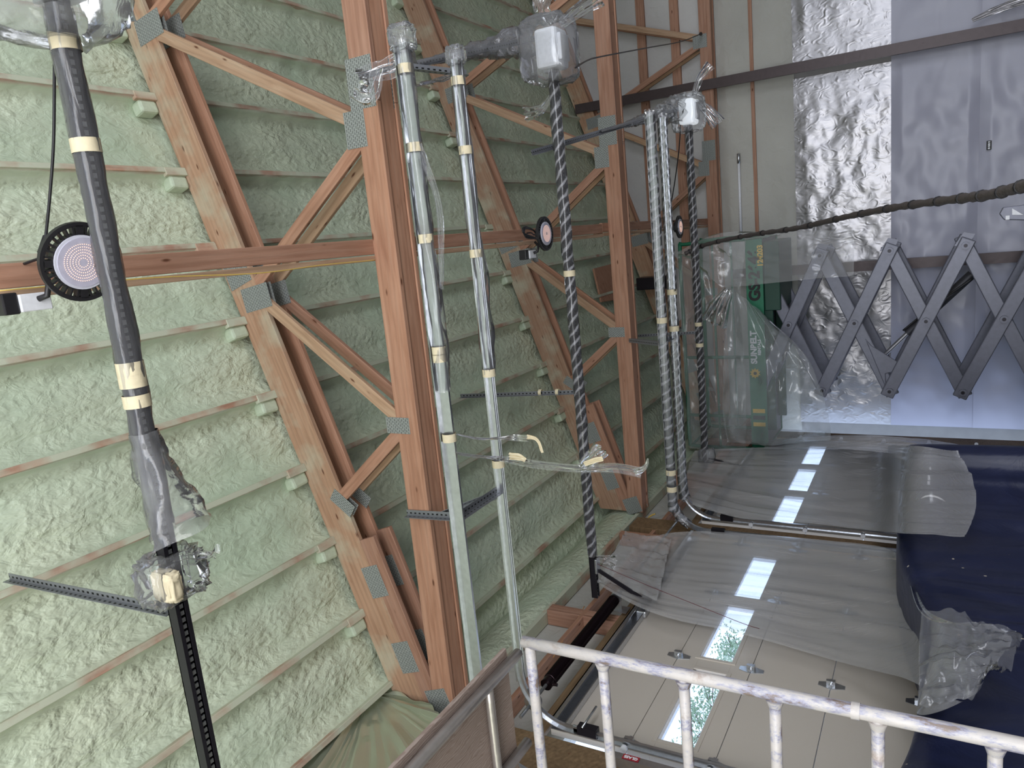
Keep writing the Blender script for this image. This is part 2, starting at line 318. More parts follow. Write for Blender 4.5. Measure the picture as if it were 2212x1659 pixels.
def ply():
    m, nt, p = newmat('weathered_plywood'); v = coords(nt, (4, 1.2, 4)); n = N(nt, 'ShaderNodeTexWave', i_Scale=9., i_Distortion=16., i_Detail=3., i_Detail_Scale=.8, bands_direction='X'); nt.links.new(v, n.inputs[0])
    n2 = N(nt, 'ShaderNodeTexNoise', i_Scale=3., i_Detail=5.); nt.links.new(v, n2.inputs[0])
    c = ramp(nt, n.outputs[0], [(.1, (.27, .20, .165)), (.9, (.36, .285, .245))]); c = mixc(nt, .5, c, ramp(nt, n2.outputs[0], [(.3, (.75,)*3), (.7, (1.1,)*3)]), 'MULTIPLY')
    nt.links.new(c, p.inputs['Base Color']); p.inputs['Roughness'].default_value = .7; nt.links.new(bumpn(nt, n.outputs[0], .15, .003), p.inputs['Normal']); return m
PLY = ply()
def tarpm():
    m, nt, p = newmat('navy_tarpaulin'); v = coords(nt); n = N(nt, 'ShaderNodeTexNoise', i_Scale=2.2, i_Detail=6., i_Distortion=1.); nt.links.new(v, n.inputs[0])
    vo = N(nt, 'ShaderNodeTexVoronoi', i_Scale=5.5); nt.links.new(v, vo.inputs[0])
    c = ramp(nt, n.outputs[0], [(.3, (.010, .014, .046)), (.7, (.018, .024, .072))])
    sp = ramp(nt, vo.outputs['Distance'], [(.045, (1,)*3), (.06, (0,)*3)]); c = mixc(nt, sp, c, (.55, .48, .40))
    nt.links.new(c, p.inputs['Base Color']); p.inputs['Roughness'].default_value = .42
    n3 = N(nt, 'ShaderNodeTexNoise', i_Scale=5., i_Detail=4., noise_type='RIDGED_MULTIFRACTAL'); nt.links.new(v, n3.inputs[0])
    b = bumpn(nt, n.outputs[0], .5, .05); nt.links.new(bumpn(nt, n3.outputs[0], .35, .012, b), p.inputs['Normal']); return m
TARP = tarpm()
def platem():
    m, nt, p = newmat('punched_gusset_steel'); v = coords(nt, (1, 1, 1), rnd=False)
    br = N(nt, 'ShaderNodeTexBrick'); br.offset = .5; br.inputs['Scale'].default_value = 1.; br.inputs['Brick Width'].default_value = .026; br.inputs['Row Height'].default_value = .016
    br.inputs['Mortar Size'].default_value = .0055; br.inputs['Mortar Smooth'].default_value = .3
    sw = N(nt, 'ShaderNodeSeparateXYZ'); nt.links.new(v, sw.inputs[0]); cb = N(nt, 'ShaderNodeCombineXYZ'); nt.links.new(sw.outputs[0], cb.inputs[0]); nt.links.new(sw.outputs[2], cb.inputs[1]); nt.links.new(cb.outputs[0], br.inputs[0])
    n = N(nt, 'ShaderNodeTexNoise', i_Scale=70., i_Detail=3.); nt.links.new(v, n.inputs[0])
    c = ramp(nt, br.outputs['Fac'], [(0, (.15, .16, .15)), (1, (.34, .36, .34))]); c = mixc(nt, .6, c, ramp(nt, n.outputs[0], [(.35, (.75,)*3), (.65, (1.15,)*3)]), 'MULTIPLY')
    nt.links.new(c, p.inputs['Base Color']); p.inputs['Metallic'].default_value = .25; p.inputs['Roughness'].default_value = .5
    nt.links.new(bumpn(nt, br.outputs['Fac'], .6, .006), p.inputs['Normal']); return m
PLATE = platem()
def slotted():
    m, nt, p = newmat('slotted_angle'); v = coords(nt, rnd=False); sp = N(nt, 'ShaderNodeSeparateXYZ'); nt.links.new(v, sp.inputs[0])
    mo = N(nt, 'ShaderNodeMath', operation='PINGPONG'); mo.inputs[1].default_value = .019; nt.links.new(sp.outputs[0], mo.inputs[0])
    l1 = N(nt, 'ShaderNodeMath', operation='LESS_THAN'); l1.inputs[1].default_value = .0085; nt.links.new(mo.outputs[0], l1.inputs[0])
    ab = N(nt, 'ShaderNodeMath', operation='ABSOLUTE'); 
    mx = N(nt, 'ShaderNodeMath', operation='ADD'); nt.links.new(sp.outputs[1], mx.inputs[0]); mx.inputs[1].default_value = 0.; nt.links.new(mx.outputs[0], ab.inputs[0])
    l2 = N(nt, 'ShaderNodeMath', operation='LESS_THAN'); l2.inputs[1].default_value = .005; nt.links.new(ab.outputs[0], l2.inputs[0])
    zz = N(nt, 'ShaderNodeMath', operation='ADD'); zz.inputs[1].default_value = .018; nt.links.new(sp.outputs[2], zz.inputs[0]); a2 = N(nt, 'ShaderNodeMath', operation='ABSOLUTE'); nt.links.new(zz.outputs[0], a2.inputs[0]); l3 = N(nt, 'ShaderNodeMath', operation='LESS_THAN'); l3.inputs[1].default_value = .005; nt.links.new(a2.outputs[0], l3.inputs[0])
    o_ = N(nt, 'ShaderNodeMath', operation='MAXIMUM'); nt.links.new(l2.outputs[0], o_.inputs[0]); nt.links.new(l3.outputs[0], o_.inputs[1])
    an = N(nt, 'ShaderNodeMath', operation='MULTIPLY'); nt.links.new(l1.outputs[0], an.inputs[0]); nt.links.new(o_.outputs[0], an.inputs[1])
    c = mixc(nt, an.outputs[0], (.26, .27, .29), (.012, .012, .012)); nt.links.new(c, p.inputs['Base Color']); p.inputs['Metallic'].default_value = .6; p.inputs['Roughness'].default_value = .42; return m
SLOT = slotted()

# ================================================================ the setting
def tg_struct(o): o['kind'] = 'structure'; return o
T0, T1, T2 = 3.93, 8.08, 12.38            # fronts of the three trusses
YB = 12.66                                 # back wall
def zr(x): return 4.768 + x/3
PX0 = 1.30; PS = .575
# floor, right wall
tg_struct(MB().box(-4.2, 9.0, -6.5, 13.2, -1.72, -1.62).build('floor', CONC))
# foam ceiling
def make_ceiling():
    ks = list(range(-9, 9)); xs = []; tt = []
    nb = 26
    for k in ks:
        xa = PX0 + PS*k
        for j in range(nb): xs.append(xa + PS*j/nb); tt.append(j/nb)
    xs.append(PX0+PS*9); tt.append(0.)
    keep = [i for i, x in enumerate(xs) if x > -3.72]; xs = [xs[i] for i in keep]; tt = [tt[i] for i in keep]
    ys = np.arange(-1.6, YB+.05, .036); V = []; E = []; FL = []; ny = len(ys)
    for x, t in zip(xs, tt):
        s = abs(2*t-1); base = .115*(1-s**5) - .022*math.cos(math.pi*s)*(1-s**4) - .038
        for y in ys:
            a = fn((x, y*.8, 0), 1.3, 3.1); b = fn((x, y, 0), 5.5, 9.); c = fn((x*1.2, y*.7, 0), 14., 2.)
            m = (1-s**6)
            z = zr(x) + base + m*(.035*a + .014*b + .006*c) + (1-m)*.012*b
            V.append((x + .012*b*(m), y, z)); E.append(max(0., (s-.88)/.12)+.18*max(0, a)*(s > .8)); FL.append(min(1., max(0., (s-.70)/.14)) if t > .5 else min(1., max(0., (s-.84)/.1)))
    nx = len(xs); F = [(i*ny+j, i*ny+j+1, (i+1)*ny+j+1, (i+1)*ny+j) for i in range(nx-1) for j in range(ny-1)]
    o = mk('ceiling', V, F, FOAM, None, None, True)
    at = o.data.attributes.new('edge', 'FLOAT', 'POINT'); at.data.foreach_set('value', E)
    at = o.data.attributes.new('flat', 'FLOAT', 'POINT'); at.data.foreach_set('value', FL)
    return tg_struct(o)
CEIL = make_ceiling()
for k in range(-8, 9):
    x = PX0 + PS*k
    for ya, yb in ((-1.5, T0), (T0+.225, T1), (T1+.225, T2)):
        jz = random.uniform(-.004, .004)
        beam('purlin', (x, ya, zr(x)+.022+jz), (x+random.uniform(-.004, .004), yb, zr(x)+.022+jz), .040, .12, PURL, CEIL, up=(-1/3, 0, 1))
    for yy in (T0-.16, T1-.14):
        if -3.3 < x < 3.2:
            M = Matrix.Translation((x-.085, yy+.08, zr(x)-.0)) @ Euler((0, -.32, random.uniform(-.1, .1))).to_matrix().to_4x4()
            MB().box(-.05, .05, -.075, .075, -.055, .055, M).build('foam_flap', GREENP, CEIL, bevel=.02)['label'] = 'pale green foam lump at the purlin end'
            beam('purlin_block', (x+.0, yy-.02, zr(x)-.025), (x+.0, yy+.16, zr(x)-.025), .06, .045, PURL, CEIL, up=(-1/3, 0, 1))
# left wall
rd = MB(); rd.prism([(-4.1, zr(-4.1)+.30), (9, zr(9)+.30), (9, zr(9)+.40), (-4.1, zr(-4.1)+.40)], 18.8, Matrix.Translation((0, 3.7, 0))); rd.build('unseen_roof_deck', CONC, CEIL)  # unseen slab over the foam, added to keep sky light out
tg_struct(MB().box(-4.1, 8.8, -5.75, -5.6, 2.4, 8.2).box(-4.1, -2.2, -5.75, -5.6, -1.62, 2.4).box(6.5, 8.8, -5.75, -5.6, -1.62, 2.4).build('wall_rear_unseen', BATT))  # unseen wall behind the eye, added to cut the sky light inside
WL = thing('wall_left', (-3.5, 6, 0), kind='structure')
MB().box(-3.66, -3.57, -1.6, YB, 2.30, 3.30).build('insulation_batt', BATTW, WL)
def closure():
    V = []; n = 160; rows = [(-3.60, 3.16), (-3.47, 3.18), (-3.45, 3.30), (-3.47, 3.45), (-3.55, 3.60), (-3.68, 3.66)]
    for (x, z) in rows:
        for j in range(n): y = -1.6 + (YB+1.6)*j/(n-1); V.append((x+.03*fn((x, y, z), 3.), y, z+.012*fn((y, z, 0), 2.)))
    F = [(i*n+j, i*n+j+1, (i+1)*n+j+1, (i+1)*n+j) for i in range(len(rows)-1) for j in range(n-1)]
    return mk('foam_closure', V, F, FOAM, WL, None, True)
closure()
beam('top_plate', (-3.50, -1.5, 3.145), (-3.50, YB, 3.145), .12, .045, PURL, WL)
beam('head_trim', (-3.43, -1.5, 2.395), (-3.43, YB, 2.395), .04, .085, WOODD, WL)
beam('girt', (-3.49, -1.5, 2.77), (-3.49, YB, 2.77), .15, .04, WOOD, WL)
for y, n in ((5.62, 3), (7.45, 2), (9.55, 3), (11.3, 2)):
    for q in range(n): beam('cripple_stud', (-3.49, y+(q-n/2+.5)*.042, 2.44), (-3.49, y+(q-n/2+.5)*.042, 3.12), .038, .15, WOOD, WL, up=(1, 0, 0))
for y0, y1, m in ((3.46, 3.62, WOOD), (3.63, 3.96, WOODD), (7.60, 7.90, WOODD), (11.5, 11.85, WOODD), (-.35, 0., WOODD)):
    MB().box(-3.52, -3.402, y0, y1, -1.62, 3.07).build('post', m, WL, bevel=.004)
MB().box(-3.72, -3.66, -5.6, YB, 2.3, 3.9).build('siding', BATT, WL)
# back wall
WB = thing('wall_back', (2, YB, 0), kind='structure')
def sheetwall(name, x0, x1, z0, z1, mat, y, amp=.02, s=1.5, parent=WB, nx=90, nz=60, sd=0.):
    V = []
    for i in range(nx+1):
        for j in range(nz+1):
            x = x0+(x1-x0)*i/nx; z = z0+(z1-z0)*j/nz; e = min(1, 8*min(i/nx, 1-i/nx))*min(1, 8*min(j/nz, 1-j/nz))
            rg = 1-abs(fn((x*.55+z*.35, z*.9-x*.3, 0), s, sd+5))*2
            V.append((x, y - amp*e*(fn((x, z, 0), s, sd)+.5*fn((x, z, 0), s*3, sd)+.5*rg+.5), z))
    F = [(i*(nz+1)+j, (i+1)*(nz+1)+j, (i+1)*(nz+1)+j+1, i*(nz+1)+j+1) for i in range(nx) for j in range(nz)]
    return mk(name, V, F, mat, parent, None, True)
MB().box(-3.75, 9, YB+.06, YB+.16, -1.62, 8).build('siding', CONC, WB)
sheetwall('batt_facing', -3.6, 8.5, 3.08, 7.9, BATT, YB+.02, .05, 1.1)
sheetwall('insulation_wool', -3.6, 8.5, 1.92, 3.08, BATTW, YB, .05, 1.3, sd=3)
sheetwall('foil_strip', -3.45, 1.93, .585, 1.93, FOIL, YB-.03, .018, 2.6, sd=7, nx=160, nz=80)
sheetwall('foil_strip', 2.13, 8.5, .585, 1.93, FOIL, YB-.03, .018, 2.2, sd=17)
sheetwall('poly_sheet', -3.45, 2.0, -.50, .60, POLY, YB-.04, .035, 1.6, sd=11, nx=140)
sheetwall('poly_sheet', -3.45, 2.0, -1.62, -.49, POLY, YB-.05, .035, 1.5, sd=21, nx=120)
sheetwall('poly_sheet', 2.13, 8.5, -.50, .60, POLY, YB-.04, .05, 1.4, sd=31)
sheetwall('poly_sheet', 2.13, 8.5, -1.62, -.49, POLY, YB-.05, .05, 1.2, sd=41)
for z in (4.26, 3.70): beam('girt', (-3.4, YB-.05, z), (8.4, YB-.05, z), .06, .14, WOOD, WB)
beam('girt', (-3.4, YB-.075, 2.52), (8.4, YB-.075, 2.52), .03, .055, WOOD, WB)
st = MB(); M_ = Matrix.Translation((.60, YB-.108, -.605)); st.box(-.06, .06, -.003, .003, -.03, .03, M_)
s_ = st.build('sticker', BLK, WB); s_['label'] = 'small black sticker with white marks'
mk_ = MB(); 
for k, (a, b) in enumerate(((-.05, -.03), (-.02, .0), (.005, .025), (.035, .05))): mk_.box(.60+a, .60+b, YB-.1135, YB-.1115, -.618, -.592)
mk_.build('sticker_mark', WHITE, s_)
tg_struct(MB().box(8.6, 8.8, -5.6, 13, -1.62, 8.0).build('wall_right', BATT))
tail2 = [ay_(2100, 44, YB-.42), ay_(2150, 22, YB-.42), ay_(2225, -6, YB-.42)]
# doors
def make_door(n, y0, y1, zc):
    D = thing('door_%d' % n, (-3.45, (y0+y1)/2, -1.62), kind='structure')
    z = 2.33; hs = .565; secs = 7; wn = [(y0+.17+1.06*k, y0+1.05+1.06*k) for k in range(3)]
    for s in range(secs):
        za, zb = z-hs*(s+1)+.0025, z-hs*s-.0025
        if s == 1:
            mb = MB(); wz0, wz1 = 1.352, 1.605
            mb.box(-3.45, -3.405, y0, y1, za, wz0); mb.box(-3.45, -3.405, y0, y1, wz1, zb)
            e = y0
            for a, b in wn+[(y1, y1)]: mb.box(-3.45, -3.405, e, a, wz0, wz1); e = b
            p = mb.build('door_panel', DOOR, D, bevel=.002)
            for a, b in wn:
                f = MB(); 
                for q in ((a-.03, b+.03, wz1, wz1+.03), (a-.03, b+.03, wz0-.03, wz0), (a-.03, a, wz0, wz1), (b, b+.03, wz0, wz1)): f.box(-3.407, -3.398, q[0], q[1], q[2], q[3])
                fo = f.build('window_frame', DOOR, D, bevel=.002)
                g = MB().box(-3.432, -3.428, a, b, wz0, wz1).build('pane', GLASS, fo)
                r = MB(); r.box(-3.445, -3.41, a, a+.012, wz0, wz1); r.box(-3.445, -3.41, b-.012, b, wz0, wz1); r.box(-3.445, -3.41, a, b, wz1-.02, wz1); r.box(-3.445, -3.41, a, b, wz0, wz0+.008)
                r.build('glazing_bead', WHITE, fo)
        else: MB().box(-3.45, -3.405, y0, y1, za, zb).build('door_panel', DOOR, D, bevel=.002)
    for s in range(1, secs):
        zz = z-hs*s
        for k in range(4):
            yy = y0+.06+(y1-y0-.12)*k/3; h = MB()
            M = Matrix.Translation((-3.402, yy, zz)) @ Matrix.Rotation(math.pi/2, 4, 'Z')
            h.prism([(-.022, .085), (.022, .085), (.045, .01), (.045, -.01), (.02, -.095), (-.02, -.095), (-.045, -.01), (-.045, .01)], .006, M)
            h.cyl((-3.385, yy-.04, zz), (-3.385, yy+.04, zz), .012); h.prism([(-.018, -.03), (.018, -.03), (.012, .03), (-.012, .03)], .05, Matrix.Translation((-3.385, yy, zz)) @ Matrix.Rotation(math.pi/2, 4, 'Z'))
            ho = h.build('hinge', GALV, D); ho['label'] = 'galvanised hinge'
            if k in (0, 3):
                sgn = -1 if k == 0 else 1
                rr = MB().cyl((-3.375, yy, zz), (-3.375, yy+sgn*.09, zz), .006).cyl((-3.375, yy+sgn*.085, zz), (-3.375, yy+sgn*.105, zz), .023).build('roller', WHITE, ho, smooth=True)
    # top strut
    t = MB().box(-3.40, -3.33, y0, y1, 2.315, 2.325).box(-3.335, -3.33, y0, y1, 2.285, 2.325).box(-3.40, -3.395, y0, y1, 2.22, 2.32).box(-3.40, -3.35, y0, y1, 2.215, 2.222)
    t.build('top_strut', GALV, D); 
    return D
mg, ntg, pg = newmat('window_glass'); ntg.nodes.remove(pg)
_t = N(ntg, 'ShaderNodeBsdfTransparent'); _g = N(ntg, 'ShaderNodeBsdfGlossy', i_Roughness=.02); _m = N(ntg, 'ShaderNodeMixShader', i_Fac=.06)
ntg.links.new(_t.outputs[0], _m.inputs[1]); ntg.links.new(_g.outputs[0], _m.inputs[2]); ntg.links.new(_m.outputs[0], ntg.nodes['Material Output'].inputs[0]); GLASS = mg
make_door(1, 4.04, 7.52, 0); make_door(2, 7.98, 11.46, 0)
# glass sticker on jamb bracket of door 1
def text(name, s, size, M, mat, parent=None, ext=.0015):
    cu = bpy.data.curves.new(name, 'FONT'); cu.body = s; cu.size = size; cu.extrude = ext; cu.align_x = 'CENTER'; cu.align_y = 'CENTER'; cu.offset = size*.045
    t = bpy.data.objects.new(name, cu); C.objects.link(t); dg = bpy.context.evaluated_depsgraph_get(); me = bpy.data.meshes.new_from_object(t.evaluated_get(dg)); bpy.data.objects.remove(t)
    me.materials.clear(); me.materials.append(mat); o = bpy.data.objects.new(name, me); C.objects.link(o); place(o, M, parent); return o

Mg = Matrix.Translation(ax_(1363, 1637, -3.33)) @ Matrix(((0, 0, 1, 0), (0, -1, 0, 0), (1, 0, 0, 0), (0, 0, 0, 1)))
gs = MB().box(-.055, .055, -.022, .022, -.002, 0, Mg).build('glass_sticker', simple('red_label', (.35, .02, .03), .5), WL); text('sticker_lettering', 'GLASS', .032, Mg @ Matrix.Translation((0, 0, .001)), WHITE, gs, .0005)
MB().box(-3.402, -3.334, Mg.translation.y-.03, Mg.translation.y+.025, Mg.translation.z-.5, Mg.translation.z+.12).build('jamb_strip', GALV, WL)
# outside trees
LEAF = simple('leaf_green', (.40, .52, .36), .6); BARK = simple('bark', (.16, .12, .09), .8, 0, .3, 12)
def tree(x, y, h, r, seed, label):
    rnd = random.Random(seed); t = thing('tree', (x, y, -1.62), label, 'tree', 'trees seen through the door windows')
    tube('trunk', [(x, y, -1.7), (x+.1, y, h*.4), (x, y+.1, h*.85)], .1, BARK, t, 8, rf=lambda q: .12*(1-.7*q))
    br = MB(); lf = MB()
    for k in range(46):
        a = rnd.uniform(0, 6.28); z0 = rnd.uniform(.2, .95)*h; L = r*(1.1-.6*z0/h)*rnd.uniform(.5, 1); p0 = Vector((x, y, z0)); p1 = p0+Vector((math.cos(a)*L, math.sin(a)*L, rnd.uniform(.1, .6)))
        br.tube([p0, (p0+p1)/2+Vector((0, 0, .06)), p1], .009, 5)
        for q in range(120):
            c = p0.lerp(p1, rnd.uniform(.25, 1.05))+Vector([rnd.gauss(0, .13) for _ in range(3)]); s = rnd.uniform(.03, .06)
            M = Matrix.Translation(c) @ Euler([rnd.uniform(0, 6) for _ in range(3)]).to_matrix().to_4x4()
            lf.add([(0, -s, 0), (s*.4, 0, .01), (0, s, 0), (-s*.4, 0, .01)], [(0, 1, 2, 3)], M)
    br.build('branches', BARK, t); lf.build('foliage', LEAF, t)
tree(-9.0, 11.8, 4.0, 1.9, 1, 'leafy green tree outside the nearest door window'); tree(-9.5, 14.8, 4.1, 1.7, 2, 'leafy green tree outside the second door window')

# ================================================================ trusses
def truss():
    y0 = T0; R = thing('roof_truss', (-3.42, y0, 3.08), 'nearest doubled fir roof truss under the foam roof, crossing the photo at its closest', 'roof truss', 'doubled timber roof trusses')
    XE = 6.2
    NB = [-1.2, .76, 2.70, 4.6]; NT = [-1.83, -.20, 1.80, 3.62, 5.4]
    def zt(x): return zr(x)-.30
    for ply in range(2):
        ya = y0+.019+ply*.187
        # top chord with angled heel
        x0 = -3.30
        mb = MB(); z0 = zr(x0)
        n = Vector((1/3, 0, -1)).normalized()*.286
        V = [(x0-.12, zr(x0-.12)+0.), (XE, zr(XE)), (XE+n.x, zr(XE)+n.z), (-3.42, zr(-3.42)-.302)]
        Mt, Lt = frame((-3.42, ya, zr(-3.42)), (XE, ya, zr(XE)), (0, 0, 1)); Mi = Mt.inverted()
        pts = [Mi @ Vector((a, ya, b)) for a, b in V]
        mb = MB(); mb.prism([(p.x, p.z) for p in pts], .038); o = mk('top_chord', mb.V, mb.F, WOODS if ply == 0 else WOOD, R, Mt); bev(o, .003, 1)
        # bottom chord
        beam('bottom_chord', (-3.42, ya, 3.164), (.93, ya, 3.164), .038, .184, WOOD, R)
        beam('bottom_chord', (.932, ya, 3.164), (XE, ya, 3.164), .038, .184, WOOD, R)
        # heel wedge
        hv = [(-2.12, zr(-2.12)-.304), (-3.42, zr(-3.42)-.304), (-3.42, 3.258), (-3.165, 3.258), (-2.07, zr(-2.07)-.458)]
        Mw, _l = frame((-2.1, ya, zr(-2.1)-.38), (-3.42, ya, zr(-3.42)-.38)); Mwi = Mw.inverted()
        mw = MB(); mw.prism([((Mwi @ Vector((a_, ya, b_))).x, (Mwi @ Vector((a_, ya, b_))).z) for a_, b_ in hv], .038); o = mk('heel_wedge', mw.V, mw.F, WOOD, R, Mw); bev(o, .003, 1)
        # webs
        seq = [(NT[0], NB[0]), (NT[1], NB[0]), (NT[1], NB[1]), (NT[2], NB[1]), (NT[2], NB[2]), (NT[3], NB[2]), (NT[3], NB[3]), (NT[4], NB[3])]
        for q, (a, b) in enumerate(seq):
            dx = .05 if a > b else -.05
            p0 = Vector((a-dx*.6, ya, zt(a)+.04)); p1 = Vector((b+dx, ya, 3.245))
            beam('web', p0, p1, .0355, .089, WOODL if (q+ply) % 2 else WOOD, R)
    # filler plank between plies and bottom strip
    beam('filler_plank', (-3.42, y0+.1125, 3.10), (XE, y0+.1125, 3.10), .135, .038, WOOD, R)
    beam('ledger_strip', (-3.42, y0+.058, 3.155), (XE, y0+.058, 3.155), .036, .13, WOODL, R)
    # gusset plates: (x, z, half length, half height, angle)
    def plate(x, z, a, b, ang, y):
        M = Matrix.Translation((x, y, z)) @ Matrix.Rotation(-ang, 4, 'Y'); V, F = boxgeo(-a, a, -.0012, .0012, -b, b)
        return mk('gusset_plate', V, F, PLATE, R, M)
    P = [(1.785, 5.10, .09, .145, .16), (1.05, 3.185, .155, .105, 0.), (.78, 3.275, .115, .085, .0), (-.06, 4.60, .10, .125, .32), (-.255, 4.435, .09, .145, .16),
         (-1.2, 3.245, .058, .10, 0), (-1.83, 3.875, .11, .055, .95), (-2.44, 3.665, .125, .085, .33), (-3.03, 3.47, .125, .085, .33), (-3.34, 3.20, .10, .10, .35),
         (2.70, 3.25, .1, .11, 0), (3.62, 5.72, .09, .145, .16), (4.6, 3.25, .1, .11, 0), (5.4, 6.3, .09, .145, .16)]
    for (x, z, a, b, g) in P:
        plate(x, z, a, b, g, y0-.0012)
        plate(x, z, a, b, g, y0+.0392); plate(x, z, a, b, g, y0+.186)
    return R
TR = truss()
for yy, lab in ((T1, 'middle doubled fir roof truss, its chord crossing below the second hanging lamp'), (T2, 'farthest fir roof truss, set against the insulated end wall')):
    t = copy_tree(TR, None, Matrix.Translation((0, yy-T0, 0))); t['label'] = lab
# long brace on the bottom chords
BR = thing('bottom_chord_brace', (.04, -1.5, 3.252), 'long reddish fir brace running on top of the truss bottom chords', 'brace')
BR.name = 'chord_brace'; WM['chord_brace'] = WM['bottom_chord_brace']
for ya, yb in ((-1.5, 7.898), (7.902, 12.5)):
    dx = 0 if ya < 0 else -.06
    beam('brace_plank', (.07+dx, ya, 3.271), (-.0+dx, yb, 3.271), .10, .036, WOOD, BR)
    beam('brace_edge_board', (-.005+dx, ya, 3.31), (-.075+dx, yb, 3.31), .036, .12, WOODL, BR)
tube('yellow_wire', spline([az_(0, 628, 3.22), az_(330, 600, 3.21), az_(560, 590, 3.16), az_(700, 572, 3.20), az_(810, 562, 3.22)], 8), .0035, YCORD, BR, 6)['label'] = 'thin yellow wire'
# steel columns
def column(x, y, z1, lab):
    mb = MB(); mb.box(x-.075, x+.075, y-.03, y-.02, -1.62, z1).box(x-.075, x+.075, y+.02, y+.03, -1.62, z1).box(x-.006, x+.006, y-.02, y+.02, -1.62, z1).box(x-.075,x-.065,y-.02,y+.02,-1.62,z1).box(x+.065,x+.075,y-.02,y+.02,-1.62,z1)
    for q in range(5): mb.cyl((x+.02, y-.036, -1.2+q*1.4), (x+.02, y-.03, -1.2+q*1.4), .014)
    return tag(mb.build('steel_column', COLM), lab, 'column', 'dark steel columns on the end wall')
column(2.04, YB-.30, 5.42, 'dark steel column on the end wall crossing the silver foil, clear of the lift')
column(-.93, YB-.30, 2.9, 'dark steel column on the end wall behind the scissor lift')
# conduit on the end wall
cb = thing('conduit_pipe', (.3, YB-.1, 2.73), 'short white conduit pipe fixed level on the end wall', 'pipe')
tube('pipe', [(.93, YB-.12, 2.76), (-.36, YB-.12, 2.77)], .022, WHITE, cb); tube('pipe_fitting', [(.95, YB-.12, 2.76), (.80, YB-.12, 2.76)], .028, GALV, cb)

# ================================================================ slotted angle
def slot_angle(p0, p1, parent, w=.034, up=(0,0,1), name='slotted_angle'):
    M, L = frame(p0, p1, up); mb = MB(); mb.box(0, L, -w/2, w/2, -.0015, .0015); V1 = mb.V
    mb.box(0, L, w/2-.003, w/2, -w, 0.)
    return mk(name, mb.V, mb.F, SLOT, parent, M)
def sleeve(name, pts, r, mat, parent, seed=0, n=14, amp=.22, k=10, rf=None):
    P = spline(pts, k) if len(pts) > 2 else [Vector(pts[0]).lerp(Vector(pts[1]), i/80) for i in range(81)]
    V, F = tubegeo(P, r, n, False, rf); c = 0
    m = len(P)
    for i in range(m):
        for q in range(n):
            v = V[i*n+q]; d = v-P[i]; V[i*n+q] = P[i]+d*(1+amp*fn((v.x*6, v.y*14+q*.9, v.z*14), 1., seed)+.3*amp*fn(v*30, 1., seed))
    F = [f for f in F if len(f) == 4]
    return mk(name, V, F, mat, parent, None, True)
def band(p, d, r, wdt, parent, seed=0):
    d = Vector(d).normalized(); p = Vector(p); V, F = tubegeo([p-d*wdt/2, p+d*wdt/2], r, 12); F = [f for f in F if len(f) == 4]
    o = mk('tape_band', V, F, TAPE, parent, None, True); o['label'] = 'cream masking tape'; return o

# ================================================================ garage openers
ZO = 2.69
GLOW = simple('white_housing_added_glow', (.85, .87, .92), .35, emit=((.9, .95, 1.), .55))  # housing emits a little itself, so the far motor looks brightly lit
def opener(y, lab, xa, xb, wrap, tapes, arm, motorx):
    R = thing('garage_opener', (motorx, y, ZO), lab, 'garage door opener', 'garage door openers under the trusses')
    mb = MB(); mb.box(xb, xa, y-.03, y+.03, ZO+.022, ZO+.028).box(xb, xa, y-.03, y-.026, ZO-.022, ZO+.028).box(xb, xa, y+.026, y+.03, ZO-.022, ZO+.028).box(xb, xa, y-.03, y-.012, ZO-.026, ZO-.022).box(xb, xa, y+.012, y+.03, ZO-.026, ZO-.022)
    mb.build('rail', BLACK, R)
    ch = MB(); nlk = int((xa-xb)/.03)
    for i in range(nlk): x = xb+.03*i; ch.box(x, x+.018, y-.008, y+.008, ZO-.020, ZO-.012)
    ch.build('drive_chain', GALVD, R)
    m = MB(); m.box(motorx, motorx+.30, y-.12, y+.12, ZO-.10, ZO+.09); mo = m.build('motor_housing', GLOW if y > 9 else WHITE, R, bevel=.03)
    MB().box(motorx+.05, motorx+.25, y-.08, y+.08, ZO-.125, ZO-.095).build('lamp_lens', WHITE, mo, bevel=.01)
    MB().box(motorx-.02, motorx+.06, y-.05, y+.05, ZO+.0, ZO+.06).build('rail_bracket', GALVD, R)
    if wrap:
        sleeve('plastic_sleeve', [(wrap[0], y, ZO), (wrap[1], y, ZO)], .047, FILMW if y < 3 else FILMSP, R, seed=y)['label'] = 'clear plastic wound round the rail'
    for t in tapes: band((t, y, ZO), (1, 0, 0), .051, .05, R)
    if arm:
        a, b, c = arm; o = MB(); o.bar(a, b, .014, .035).bar(b, c, .014, .035)
        for q in range(5): pp = a.lerp(b, .45+q*.1); o.cyl(pp-Vector((0, .012, 0)), pp+Vector((0, .012, 0)), .006)
        o.build('door_arm', BLACK, R); MB().box(a.x-.02, a.x+.12, y-.04, y+.04, ZO-.05, ZO-.028).build('trolley', GALV, R, bevel=.005)
        MB().box(-3.40, -3.34, y-.06, y+.06, c.z-.05, c.z+.04).build('door_bracket', GALV, R, bevel=.01)
    return R
y1_ = 1.72; y2_ = 5.74; y3_ = 9.55
def rx(px, py, y): d = ay_(px, py, y); return d.x
o1 = opener(y1_, 'nearest opener rail, black and half wrapped in plastic, running to the photo edge', 1.0, -3.3, (.95, rx(375, 1150, y1_)), [rx(140, 95, y1_), rx(187, 315, y1_), rx(283, 795, y1_), rx(286, 822, y1_), rx(293, 865, y1_)], None, .98)
slot_angle(ay_(20, 1245, y1_), ay_(372, 1316, y1_), o1)
arm2 = [Vector((rx(1297, 1233, y2_), y2_, ZO-.05)), ay_(1390, 1295, y2_), ay_(1388, 1325, y2_)]
